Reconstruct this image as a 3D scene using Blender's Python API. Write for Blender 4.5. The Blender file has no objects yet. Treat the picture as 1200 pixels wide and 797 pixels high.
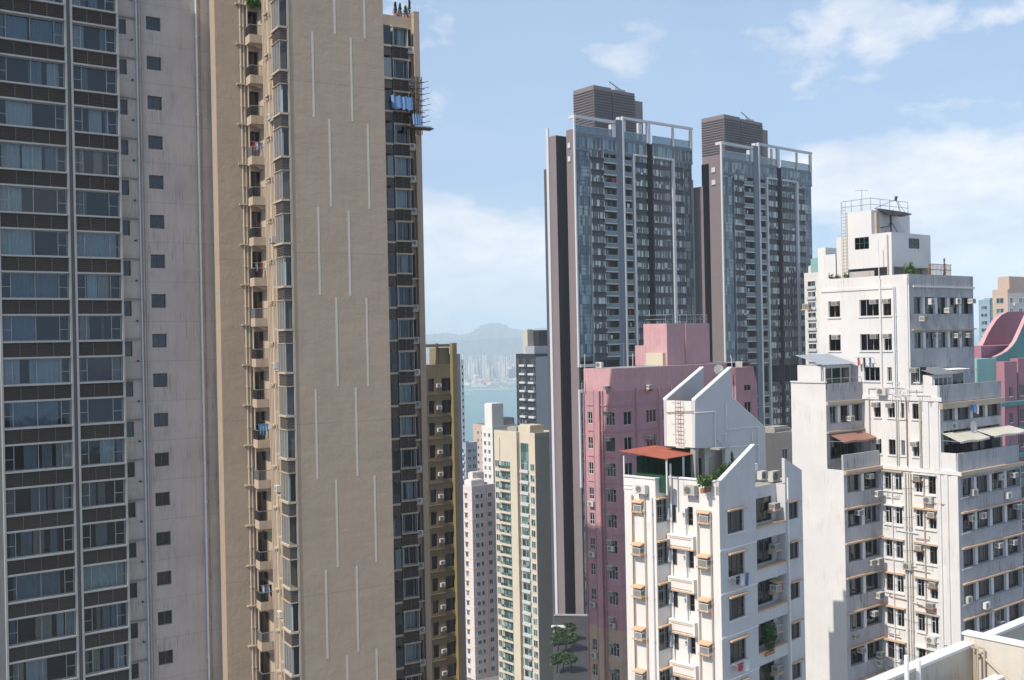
import bpy, math, random
from mathutils import Vector, Matrix
random.seed(7)
S = bpy.context.scene
COL = S.collection
R_ = math.radians

# ------------------------------------------------------------------ camera, sky, sun, exposure
ROLL = R_(1.15); FPX = 1230.0; CZ = 170.0; PW, PH = 1200.0, 797.0
cam = bpy.data.objects.new('camera', bpy.data.cameras.new('camera')); COL.objects.link(cam)
S.camera = cam
_c, _s = math.cos(ROLL), math.sin(ROLL)
CR = Vector((_c, 0, -_s)); CU = Vector((_s, 0, _c)); CF = Vector((0, 1, 0))
cam.matrix_world = Matrix(((CR.x, CU.x, -CF.x, 0), (CR.y, CU.y, -CF.y, 0), (CR.z, CU.z, -CF.z, CZ), (0, 0, 0, 1)))
cam.data.sensor_width = 36; cam.data.lens = 36 * FPX / PW
cam.data.clip_start = 1; cam.data.clip_end = 60000

SUN_EL = R_(47); sd = Vector((-.76, -.65, 0)).normalized()      # direction TO the sun (horizontal)
sundir = Vector((sd.x * math.cos(SUN_EL), sd.y * math.cos(SUN_EL), math.sin(SUN_EL)))
sun = bpy.data.objects.new('sun', bpy.data.lights.new('sun', 'SUN')); COL.objects.link(sun)
sun.data.energy = 4.8; sun.data.angle = R_(.53); sun.data.color = (1, .93, .83)
sun.rotation_euler = sundir.to_track_quat('Z', 'Y').to_euler()

w = bpy.data.worlds.new('World'); S.world = w; w.use_nodes = True
nt = w.node_tree; nt.nodes.clear()
def N(t, ty, **kw):
    n = t.nodes.new(ty)
    for k, v in kw.items():
        if k in n.inputs and not hasattr(n, k): n.inputs[k].default_value = v
        else: setattr(n, k, v)
    return n
def LK(t, a, b): t.links.new(a, b)
def mth(t, op, a, b=None, c=None, clamp=False):
    n = t.nodes.new('ShaderNodeMath'); n.operation = op; n.use_clamp = clamp
    for i, v in enumerate((a, b, c)):
        if v is None: continue
        if isinstance(v, (int, float)): n.inputs[i].default_value = v
        else: t.links.new(v, n.inputs[i])
    return n.outputs[0]
def mixc(t, fac, a, b, bl='MIX'):
    n = t.nodes.new('ShaderNodeMix'); n.data_type = 'RGBA'; n.blend_type = bl
    for i, v in ((0, fac), (6, a), (7, b)):
        if isinstance(v, (int, float)): n.inputs[i].default_value = v
        elif isinstance(v, (tuple, list)): n.inputs[i].default_value = (*v[:3], 1)
        else: t.links.new(v, n.inputs[i])
    return n.outputs[2]
def ramp(t, fac, stops):
    n = t.nodes.new('ShaderNodeValToRGB'); t.links.new(fac, n.inputs[0])
    e = n.color_ramp.elements
    while len(e) > 1: e.remove(e[-1])
    for i, (p, c) in enumerate(stops):
        x = e[0] if i == 0 else e.new(p)
        x.position = p; x.color = (c, c, c, 1) if isinstance(c, (int, float)) else (*c, 1)
    return n.outputs[0]
SKY_STR = .13
sky = N(nt, 'ShaderNodeTexSky'); sky.sky_type = 'NISHITA'; sky.sun_disc = False
sky.sun_elevation = SUN_EL; sky.sun_rotation = math.atan2(sd.x, sd.y)
sky.altitude = 100; sky.air_density = 1.0; sky.dust_density = 1.6; sky.ozone_density = 1.2
tc = N(nt, 'ShaderNodeTexCoord'); sp = N(nt, 'ShaderNodeSeparateXYZ'); LK(nt, tc.outputs['Generated'], sp.inputs[0])
dx, dy, dz = sp.outputs
zc = mth(nt, 'ADD', mth(nt, 'MAXIMUM', dz, 0.0), .16)
px_ = mth(nt, 'DIVIDE', dx, zc); py_ = mth(nt, 'DIVIDE', dy, zc)
cb = N(nt, 'ShaderNodeCombineXYZ'); LK(nt, px_, cb.inputs[0]); LK(nt, py_, cb.inputs[1])
# high thin cloud on a flat deck
n1 = N(nt, 'ShaderNodeTexNoise', Scale=.75, Detail=6.0, Roughness=.58, Distortion=.5); LK(nt, cb.outputs[0], n1.inputs['Vector'])
thin = ramp(nt, n1.outputs[0], [(.42, 0.0), (.75, .75)])
# cumulus banks: noise in azimuth / elevation, gathered into the banks seen over the harbour and the right-hand roofs
az = mth(nt, 'ARCTAN2', dx, dy)
cb2 = N(nt, 'ShaderNodeCombineXYZ'); LK(nt, mth(nt, 'MULTIPLY', az, 5.0), cb2.inputs[0]); LK(nt, mth(nt, 'MULTIPLY', dz, 10.0), cb2.inputs[1])
mp = N(nt, 'ShaderNodeMapping'); LK(nt, cb2.outputs[0], mp.inputs[0]); mp.inputs['Location'].default_value = (3.1, .3, 0)
n2 = N(nt, 'ShaderNodeTexNoise', Scale=1.3, Detail=9.0, Roughness=.58, Distortion=.2); LK(nt, mp.outputs[0], n2.inputs['Vector'])
cum = mth(nt, 'SUBTRACT', n2.outputs[0], .10)
for (ca, ce, wa_, we_, amp) in ((-.055, .085, .11, .045, .42), (.33, .135, .11, .034, .36), (.46, .085, .10, .045, .38), (.10, .05, .3, .04, .15), (.31, .262, .17, .034, .27), (-.5, .12, .2, .06, .25), (.9, .1, .3, .06, .25), (1.8, .12, .6, .07, .25), (-1.6, .12, .6, .07, .25), (3.0, .15, .5, .1, .2)):
    u_ = mth(nt, 'DIVIDE', mth(nt, 'SUBTRACT', az, ca), wa_); v_ = mth(nt, 'DIVIDE', mth(nt, 'SUBTRACT', dz, ce), we_)
    g_ = mth(nt, 'EXPONENT', mth(nt, 'MULTIPLY', mth(nt, 'ADD', mth(nt, 'MULTIPLY', u_, u_), mth(nt, 'MULTIPLY', v_, v_)), -1.0))
    cum = mth(nt, 'MULTIPLY_ADD', g_, amp, cum)
cumf = ramp(nt, cum, [(.50, 0.0), (.57, .6), (.68, 1.0)])
n3 = N(nt, 'ShaderNodeTexNoise', Scale=2.2, Detail=6.0, Roughness=.6); LK(nt, mp.outputs[0], n3.inputs['Vector'])
ccol = mixc(nt, ramp(nt, n3.outputs[0], [(.35, 0.0), (.65, 1.0)]), (5.6, 6.2, 7.2), (8.0, 8.1, 8.3))
veil = ramp(nt, dz, [(0.0, .9), (.12, .8), (.3, .65), (1.0, .25)])
skyc = mixc(nt, veil, sky.outputs[0], (3.5, 5.0, 7.3))
skyc = mixc(nt, mth(nt, 'MULTIPLY', thin, .3), skyc, (6.4, 6.8, 7.4))
skyc = mixc(nt, mth(nt, 'MULTIPLY', cumf, .92), skyc, ccol)
bg = N(nt, 'ShaderNodeBackground'); LK(nt, skyc, bg.inputs[0]); bg.inputs[1].default_value = SKY_STR
wo = N(nt, 'ShaderNodeOutputWorld'); LK(nt, bg.outputs[0], wo.inputs[0])
S.view_settings.view_transform = 'Standard'; S.view_settings.look = 'None'
S.view_settings.exposure = 0.0; S.view_settings.gamma = 1.0; S.view_settings.use_curve_mapping = False
S.render.engine = 'CYCLES'
S.cycles.max_bounces = 6; S.cycles.diffuse_bounces = 3; S.cycles.glossy_bounces = 3
S.cycles.transparent_max_bounces = 10; S.cycles.volume_bounces = 1

# ------------------------------------------------------------------ materials
M = {}
def newmat(name):
    m = bpy.data.materials.new(name); m.use_nodes = True
    t = m.node_tree; t.nodes.clear()
    o = N(t, 'ShaderNodeOutputMaterial'); b = N(t, 'ShaderNodeBsdfPrincipled'); LK(t, b.outputs[0], o.inputs[0])
    M[name] = m
    return m, t, b, o
def paint(name, col, dirt=.25, streak=.25, rough=.85, bump=.15, joint=0.0, joff=0.0, patch=None, spec=.25, dirtcol=None):
    """painted render: blotches, rain streaks, fine roughness, optional floor joints"""
    m, t, b, o = newmat(name)
    tc = N(t, 'ShaderNodeTexCoord'); P = tc.outputs['Object']
    a = N(t, 'ShaderNodeTexNoise', Scale=.35, Detail=6.0, Roughness=.65); LK(t, P, a.inputs['Vector'])
    ms = N(t, 'ShaderNodeMapping'); LK(t, P, ms.inputs[0]); ms.inputs['Scale'].default_value = (3.0, 3.0, .16)
    s = N(t, 'ShaderNodeTexNoise', Scale=1.0, Detail=5.0, Roughness=.7); LK(t, ms.outputs[0], s.inputs['Vector'])
    d = dirtcol or tuple(c * .42 for c in col)
    f1 = mth(t, 'MULTIPLY', ramp(t, a.outputs[0], [(.42, 0.0), (.75, 1.0)]), dirt)
    f2 = mth(t, 'MULTIPLY', ramp(t, s.outputs[0], [(.50, 0.0), (.78, 1.0)]), streak)
    c = mixc(t, f1, col, d); c = mixc(t, f2, c, d)
    if streak > .2:
        m2 = N(t, 'ShaderNodeMapping'); LK(t, P, m2.inputs[0]); m2.inputs['Scale'].default_value = (9.0, 9.0, .5)
        s2 = N(t, 'ShaderNodeTexNoise', Scale=1.0, Detail=4.0, Roughness=.65); LK(t, m2.outputs[0], s2.inputs['Vector'])
        a2 = N(t, 'ShaderNodeTexNoise', Scale=.6, Detail=3.0); LK(t, P, a2.inputs['Vector'])
        f3 = mth(t, 'MULTIPLY', mth(t, 'MULTIPLY', ramp(t, s2.outputs[0], [(.50, 0.0), (.66, 1.0)]), ramp(t, a2.outputs[0], [(.45, 0.0), (.62, 1.0)])), streak * 1.5)
        c = mixc(t, f3, c, tuple(x * .5 for x in d))
    if patch:
        v = N(t, 'ShaderNodeTexNoise', Scale=.13, Detail=2.0); LK(t, P, v.inputs['Vector'])
        c = mixc(t, ramp(t, v.outputs[0], [(.42, 0.0), (.62, .75)]), c, patch)
    if joint:
        sx = N(t, 'ShaderNodeSeparateXYZ'); LK(t, P, sx.inputs[0])
        fr = mth(t, 'FRACT', mth(t, 'DIVIDE', mth(t, 'ADD', sx.outputs[2], joff), joint))
        ln = mth(t, 'LESS_THAN', fr, .05 / joint)
        c = mixc(t, mth(t, 'MULTIPLY', ln, .35), c, d)
    LK(t, c, b.inputs['Base Color']); b.inputs['Roughness'].default_value = rough
    b.inputs['Specular IOR Level'].default_value = spec
    nb = N(t, 'ShaderNodeTexNoise', Scale=1.6, Detail=8.0, Roughness=.7); LK(t, P, nb.inputs['Vector'])
    hgt = nb.outputs[0]
    if bump > .3:
        m3 = N(t, 'ShaderNodeMapping'); LK(t, P, m3.inputs[0]); m3.inputs['Scale'].default_value = (.5, .5, 1.6)
        b3 = N(t, 'ShaderNodeTexNoise', Scale=.8, Detail=4.0); LK(t, m3.outputs[0], b3.inputs['Vector']); hgt = mth(t, 'ADD', mth(t, 'MULTIPLY', b3.outputs[0], .9), hgt)
    bp = N(t, 'ShaderNodeBump', Strength=bump, Distance=.12); LK(t, hgt, bp.inputs['Height']); LK(t, bp.outputs[0], b.inputs['Normal'])
    return m
def plain(name, col, rough=.6, metal=0.0, spec=.4, var=.15, scale=2.0):
    m, t, b, o = newmat(name)
    tc = N(t, 'ShaderNodeTexCoord')
    a = N(t, 'ShaderNodeTexNoise', Scale=scale, Detail=4.0); LK(t, tc.outputs['Object'], a.inputs['Vector'])
    oi = N(t, 'ShaderNodeObjectInfo')
    f = mth(t, 'ADD', mth(t, 'MULTIPLY', a.outputs[0], .6), mth(t, 'MULTIPLY', oi.outputs['Random'], .5))
    c = mixc(t, f, tuple(min(1, x * (1 + var)) for x in col), tuple(x * (1 - var * 1.6) for x in col))
    LK(t, c, b.inputs['Base Color']); b.inputs['Roughness'].default_value = rough
    b.inputs['Metallic'].default_value = metal; b.inputs['Specular IOR Level'].default_value = spec
    return m
def glass(name, tint=(.55, .62, .64), boost=1.2):
    m = bpy.data.materials.new(name); m.use_nodes = True; t = m.node_tree; t.nodes.clear(); M[name] = m
    o = N(t, 'ShaderNodeOutputMaterial'); tr = N(t, 'ShaderNodeBsdfTransparent'); tr.inputs[0].default_value = (*tint, 1)
    g = N(t, 'ShaderNodeBsdfGlossy'); g.inputs['Roughness'].default_value = .03; g.inputs[0].default_value = (.9, .95, 1, 1)
    f = N(t, 'ShaderNodeFresnel'); f.inputs[0].default_value = 1.5
    tc = N(t, 'ShaderNodeTexCoord'); n = N(t, 'ShaderNodeTexNoise', Scale=1.3, Detail=1.0); LK(t, tc.outputs['Object'], n.inputs['Vector'])
    bp = N(t, 'ShaderNodeBump', Strength=.05, Distance=.1); LK(t, n.outputs[0], bp.inputs['Height']); LK(t, bp.outputs[0], g.inputs['Normal'])
    mx = N(t, 'ShaderNodeMixShader'); LK(t, mth(t, 'MULTIPLY_ADD', f.outputs[0], boost, .03, True), mx.inputs[0])
    LK(t, tr.outputs[0], mx.inputs[1]); LK(t, g.outputs[0], mx.inputs[2]); LK(t, mx.outputs[0], o.inputs[0])
def farglass(name, cols, cell=(3.2, 3.2, 3.1), rough=.12, metal=0.0, spec=.6, cz=0.0):
    """glazing of a distant flat: opaque, with whatever stands behind each pane (curtain, dark room) varying pane by pane"""
    m, t, b, o = newmat(name)
    g = N(t, 'ShaderNodeNewGeometry')
    vm = N(t, 'ShaderNodeVectorMath', operation='DIVIDE'); LK(t, g.outputs['Position'], vm.inputs[0]); vm.inputs[1].default_value = (cell[0] * .37, cell[1] * .37, cell[2] * .8)
    fl = N(t, 'ShaderNodeVectorMath', operation='FLOOR'); LK(t, vm.outputs[0], fl.inputs[0])
    wn = N(t, 'ShaderNodeTexWhiteNoise'); LK(t, fl.outputs[0], wn.inputs['Vector'])
    n = N(t, 'ShaderNodeValToRGB'); LK(t, wn.outputs[0], n.inputs[0]); n.color_ramp.interpolation = 'CONSTANT'
    e = n.color_ramp.elements
    while len(e) > 1: e.remove(e[-1])
    for i, (p, c) in enumerate(cols):
        x = e[0] if i == 0 else e.new(p)
        x.position = p; x.color = (*c, 1)
    LK(t, n.outputs[0], b.inputs['Base Color']); b.inputs['Roughness'].default_value = rough
    b.inputs['Metallic'].default_value = metal; b.inputs['Specular IOR Level'].default_value = spec
def leafmat(name, a, b_):
    m, t, b, o = newmat(name)
    g = N(t, 'ShaderNodeTexCoord'); n = N(t, 'ShaderNodeTexNoise', Scale=1.1, Detail=3.0); LK(t, g.outputs['Object'], n.inputs['Vector'])
    LK(t, mixc(t, ramp(t, n.outputs[0], [(.3, 0.0), (.7, 1.0)]), a, b_), b.inputs['Base Color']); b.inputs['Roughness'].default_value = .55

paint('grey_render', (.49, .455, .43), .3, .3, joint=3.05, joff=0.0)
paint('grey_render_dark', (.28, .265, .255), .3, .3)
paint('beige_render', (.43, .335, .25), .2, .18, bump=.31, joint=12.18, joff=1.5)
paint('beige_trim', (.50, .40, .30), .2, .25)
paint('beige_rust', (.42, .27, .15), .5, .4)
paint('cream_strip', (.58, .53, .46), .1, .1)
paint('white_wall', (.72, .69, .665), .24, .22, patch=(.65, .64, .63), dirtcol=(.45, .42, .38))
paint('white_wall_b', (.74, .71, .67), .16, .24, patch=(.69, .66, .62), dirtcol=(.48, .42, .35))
paint('white_grey_b', (.60, .58, .57), .25, .3, patch=(.53, .53, .535))  # greyer copy of the white, with the street faces' shade in its colour
paint('grey_band', (.42, .42, .44), .4, .6, dirtcol=(.2, .19, .18))  # dark grey copy of the white wall: street-face shade painted in, plus dirt
paint('peach_trim', (.62, .42, .27), .25, .35)
paint('white_clean', (.74, .73, .71), .08, .1)
paint('pink_wall', (.52, .29, .305), .35, .4, patch=(.43, .25, .29), dirtcol=(.3, .16, .17))
paint('pink_light', (.57, .33, .345), .2, .25)
paint('pink_dirty', (.50, .22, .23), .3, .3)
paint('tan_wall', (.52, .38, .28), .2, .25)
paint('olive_wall', (.25, .20, .115), .3, .35, patch=(.19, .15, .08))
paint('olive_bright', (.25, .195, .10), .2, .2)
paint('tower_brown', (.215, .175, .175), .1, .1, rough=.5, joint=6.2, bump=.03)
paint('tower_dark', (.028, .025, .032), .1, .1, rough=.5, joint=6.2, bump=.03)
paint('tower_grey', (.085, .085, .095), .15, .2)
paint('tower_blue', (.13, .16, .19), .1, .1, rough=.4)
paint('tower_white', (.56, .56, .57), .08, .12)
paint('trim_grey', (.42, .42, .40), .2, .2)
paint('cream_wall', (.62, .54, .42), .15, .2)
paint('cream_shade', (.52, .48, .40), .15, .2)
paint('pinkwhite_wall', (.70, .62, .58), .15, .2)
paint('peach_wall', (.54, .41, .33), .15, .2)
paint('ivory_wall', (.72, .70, .66), .15, .2)
paint('slate_wall', (.34, .37, .42), .15, .2)
paint('teal_wall', (.10, .28, .27), .2, .2)
paint('teal_light', (.26, .46, .43), .2, .2)
paint('rose_wall', (.40, .19, .235), .2, .2)
paint('blue_wall', (.24, .36, .44), .15, .15)
paint('concrete', (.38, .36, .33), .35, .4)
paint('roof_felt', (.33, .31, .29), .5, 0.0)
paint('cream_parapet', (.60, .55, .47), .25, .3)
plain('louvre', (.085, .066, .052), .6)
plain('louvre_frame', (.15, .13, .12), .5)
plain('frame_grey', (.38, .40, .40), .45)
plain('frame_white', (.72, .73, .72), .4)
plain('frame_dark', (.07, .07, .075), .4)
plain('frame_bronze', (.13, .10, .09), .4)
plain('frame_green', (.06, .13, .12), .4)
plain('pipe_white', (.66, .68, .68), .45)
plain('pipe_beige', (.52, .43, .33), .5)
plain('pipe_pink', (.50, .27, .27), .5)
plain('steel', (.42, .43, .44), .35, .6)
plain('dark_metal', (.05, .05, .055), .5)
plain('rust', (.30, .14, .07), .8)
plain('ac_white', (.62, .60, .55), .5, var=.3)
plain('ac_grille', (.10, .10, .10), .6)
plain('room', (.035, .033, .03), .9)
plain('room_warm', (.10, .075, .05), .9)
plain('curtain_white', (.62, .68, .70), .9)
plain('curtain_blue', (.28, .36, .43), .9)
plain('curtain_grey', (.33, .34, .36), .9)
plain('curtain_cream', (.55, .50, .42), .9)
plain('red_roof', (.36, .10, .06), .7, var=.35, scale=1.2)
plain('green_tarp', (.012, .07, .032), .6)
plain('brown_awning', (.33, .17, .13), .8)
plain('cream_awning', (.62, .58, .48), .8)
plain('blue_sheet', (.16, .30, .55), .6, var=.3, scale=3)
plain('bamboo', (.10, .075, .05), .8)
plain('cloth_red', (.45, .06, .06), .9); plain('cloth_white', (.7, .7, .7), .9); plain('cloth_blue', (.08, .14, .35), .9); plain('cloth_dark', (.03, .03, .04), .9)
plain('cloth_sky', (.15, .35, .65), .9)
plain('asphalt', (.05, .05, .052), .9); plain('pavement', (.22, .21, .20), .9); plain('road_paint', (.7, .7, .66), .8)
plain('bark', (.09, .065, .045), .9)
plain('boat_hull', (.7, .7, .7), .5); plain('terracotta', (.40, .17, .09), .8)
plain('dish', (.23, .25, .25), .5, .3)
plain('balustrade', (.10, .15, .16), .15, 0, .7)
leafmat('leaf', (.030, .075, .018), (.085, .15, .035))
leafmat('leaf_dark', (.015, .038, .012), (.045, .075, .022))
leafmat('leaf_bright', (.06, .14, .02), (.14, .24, .05))
glass('glass', (.62, .68, .70), .8); glass('glass_dark', (.35, .38, .40), 1.0)
farglass('tower_glass', [(0, (.035, .045, .055)), (.25, (.07, .10, .12)), (.45, (.015, .02, .026)), (.66, (.17, .215, .23)), (.78, (.05, .07, .08)), (.84, (.40, .43, .42))], (2, 2, 3.1), .1, .15, .6)
farglass('tower_glass_blue', [(0, (.07, .11, .14)), (.3, (.13, .20, .24)), (.55, (.05, .075, .10)), (.75, (.22, .30, .31)), (.9, (.03, .04, .07))], (3, 3, 3.1), .08, .3, .7)
farglass('dark_glass', [(0, (.02, .025, .03)), (.4, (.05, .06, .07)), (.7, (.015, .02, .02)), (.85, (.16, .18, .19))], (2.5, 2.5, 3), .15)
farglass('green_glass', [(0, (.04, .085, .08)), (.35, (.09, .17, .155)), (.6, (.02, .035, .035)), (.85, (.20, .29, .27))], (2.5, 2.5, 3), .12)
farglass('pale_glass', [(0, (.10, .13, .16)), (.4, (.16, .2, .24)), (.7, (.07, .09, .12))], (6, 6, 6), .3)

# ------------------------------------------------------------------ mesh builder
class MB:
    def __init__(s): s.v = []; s.f = []; s.m = []; s.mats = []
    def mi(s, m):
        if m not in s.mats: s.mats.append(m)
        return s.mats.index(m)
    def poly(s, pts, m):
        b = len(s.v); s.v += [tuple(p) for p in pts]; s.f.append(tuple(range(b, b + len(pts)))); s.m.append(s.mi(m))
    def box(s, x0, x1, y0, y1, z0, z1, m):
        if x1 < x0: x0, x1 = x1, x0
        if y1 < y0: y0, y1 = y1, y0
        if z1 < z0: z0, z1 = z1, z0
        b = len(s.v)
        s.v += [(x0, y0, z0), (x1, y0, z0), (x1, y1, z0), (x0, y1, z0), (x0, y0, z1), (x1, y0, z1), (x1, y1, z1), (x0, y1, z1)]
        for q in ((0, 3, 2, 1), (4, 5, 6, 7), (0, 1, 5, 4), (1, 2, 6, 5), (2, 3, 7, 6), (3, 0, 4, 7)):
            s.f.append(tuple(b + i for i in q)); s.m.append(s.mi(m))
    def prism(s, prof, axis, a, b_, m):
        """prof = list of 2d points, extruded along axis ('x': prof is (y,z); 'y': prof is (x,z); 'z': (x,y))"""
        def P(p, t): return {'x': (t, p[0], p[1]), 'y': (p[0], t, p[1]), 'z': (p[0], p[1], t)}[axis]
        A = [P(p, a) for p in prof]; B = [P(p, b_) for p in prof]; n = len(prof)
        s.poly(A, m); s.poly(B[::-1], m)
        for i in range(n): s.poly([A[i], B[i], B[(i + 1) % n], A[(i + 1) % n]], m)
    def tube(s, pts, r, m, n=6, r2=None, caps=True):
        pts = [Vector(p) for p in pts]; rings = []
        for i, p in enumerate(pts):
            d = (pts[min(i + 1, len(pts) - 1)] - pts[max(i - 1, 0)]).normalized()
            u = d.orthogonal().normalized() if abs(d.z) > .99 else d.cross(Vector((0, 0, 1))).normalized()
            v = d.cross(u); rr = r + ((r2 if r2 is not None else r) - r) * i / max(1, len(pts) - 1)
            b = len(s.v)
            for k in range(n):
                a = 2 * math.pi * k / n; s.v.append(tuple(p + (u * math.cos(a) + v * math.sin(a)) * rr))
            rings.append(b)
        for a, b in zip(rings, rings[1:]):
            for k in range(n):
                s.f.append((a + k, a + (k + 1) % n, b + (k + 1) % n, b + k)); s.m.append(s.mi(m))
        if caps:
            s.f.append(tuple(rings[0] + k for k in range(n))); s.m.append(s.mi(m))
            s.f.append(tuple(rings[-1] + k for k in range(n))); s.m.append(s.mi(m))
    def wall(s, face, c, a0, a1, z0, z1, holes, dep, m, mr=None):
        """wall sheet in plane y=c ('R') or x=c ('L') with openings and their reveals"""
        if a1 < a0: a0, a1 = a1, a0
        P = (lambda a, z, d=0: (a, c + d, z)) if face == 'R' else (lambda a, z, d=0: (c + d, a, z))
        H = []
        for h in holes:
            h = (max(min(h[0], h[1]), a0), min(max(h[0], h[1]), a1), max(min(h[2], h[3]), z0), min(max(h[2], h[3]), z1))
            if h[1] - h[0] > .02 and h[3] - h[2] > .02: H.append(h)
        A = sorted({a0, a1, *[round(h[i], 4) for h in H for i in (0, 1)]}); Z = sorted({z0, z1, *[round(h[i], 4) for h in H for i in (2, 3)]})
        for i in range(len(Z) - 1):
            zc_ = (Z[i] + Z[i + 1]) / 2; run = None
            row = [h for h in H if h[2] < zc_ < h[3]]
            for j in range(len(A) - 1):
                ac = (A[j] + A[j + 1]) / 2
                solid = not any(h[0] < ac < h[1] for h in row)
                if solid and run is None: run = A[j]
                if run is not None and (not solid or j == len(A) - 2):
                    e = A[j + 1] if solid else A[j]
                    s.poly([P(run, Z[i]), P(e, Z[i]), P(e, Z[i + 1]), P(run, Z[i + 1])], m); run = None
        mr = mr or m
        for h in H:
            for p, q in (((h[0], h[2]), (h[1], h[2])), ((h[1], h[2]), (h[1], h[3])), ((h[1], h[3]), (h[0], h[3])), ((h[0], h[3]), (h[0], h[2]))):
                s.poly([P(*p), P(*q), P(q[0], q[1], dep), P(p[0], p[1], dep)], mr)
    def mesh(s, name):
        me = bpy.data.meshes.new(name); me.from_pydata(s.v, [], s.f)
        for m in s.mats: me.materials.append(M[m])
        me.polygons.foreach_set('material_index', s.m); me.update()
        return me

def obj(name, data, parent=None, loc=(0, 0, 0), rz=0.0, label=None, kind=None):
    if isinstance(data, MB): data = data.mesh(name)
    o = bpy.data.objects.new(name, data); COL.objects.link(o); o.parent = parent; o.location = loc; o.rotation_euler = (0, 0, rz)
    if label: o['label'] = label
    if kind: o['kind'] = kind
    return o
def thing(name, label, cat, loc=(0, 0, 0), rz=0.0, group=None, data=None):
    o = obj(name, data, None, loc, rz, label); o['category'] = cat
    if group: o['group'] = group
    return o
def ray(px, py):
    u = px - PW / 2; v = py - PH / 2
    return CF + CR * (u / FPX) - CU * (v / FPX)
def at(px, py, D):
    r = ray(px, py); return Vector((0, 0, CZ)) + r * D

def ground_z(Y):
    ks = [(-400, 95), (0, 84), (150, 78), (350, 64), (600, 36), (900, 10), (1050, 3), (1150, -3), (1300, -3)]
    for (a, za), (b, zb) in zip(ks, ks[1:]):
        if Y <= b: return za + (zb - za) * max(0, (Y - a)) / (b - a)
    return -3

class B:
    """a building: local x runs right along the street face, y runs to the back, z is height above its base"""
    def __init__(s, name, label, cat, px, D, yaw, py=400, gz=None, group=None):
        p = at(px, py, D); s.gz = ground_z(p.y) - .5 if gz is None else gz
        s.o = Vector((p.x, p.y, s.gz)); s.yaw = R_(yaw)
        s.root = thing(name, label, cat, s.o, s.yaw, group)
        c, n = math.cos(s.yaw), math.sin(s.yaw)
        s.inv = lambda v: Vector((v.x * c + v.y * n, -v.x * n + v.y * c, v.z))
        s.co = s.inv(Vector((0, 0, CZ)) - s.o)
    def R(s, px, py, y=0.0):
        d = s.inv(ray(px, py)); t = (y - s.co.y) / d.y; q = s.co + d * t; return q.x, q.z
    def L(s, px, py, x=0.0):
        d = s.inv(ray(px, py)); t = (x - s.co.x) / d.x; q = s.co + d * t; return q.y, q.z
    def z(s, wz): return wz - s.gz
    def part(s, name, mb, label=None, kind=None, parent=None): return obj(name, mb, parent or s.root, label=label, kind=kind)
    def put(s, proto, face, a, z, c, extra=None):
        """place an instance of a prototype (name, mesh, children) on a face"""
        loc, rz = ((a, c, z), 0.0) if face == 'R' else ((c, a, z), -math.pi / 2)
        name, me, ch = proto
        o = obj(name, me, s.root, loc, rz)
        for n_, m_ in ch: obj(n_, m_, o)
        return o

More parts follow.
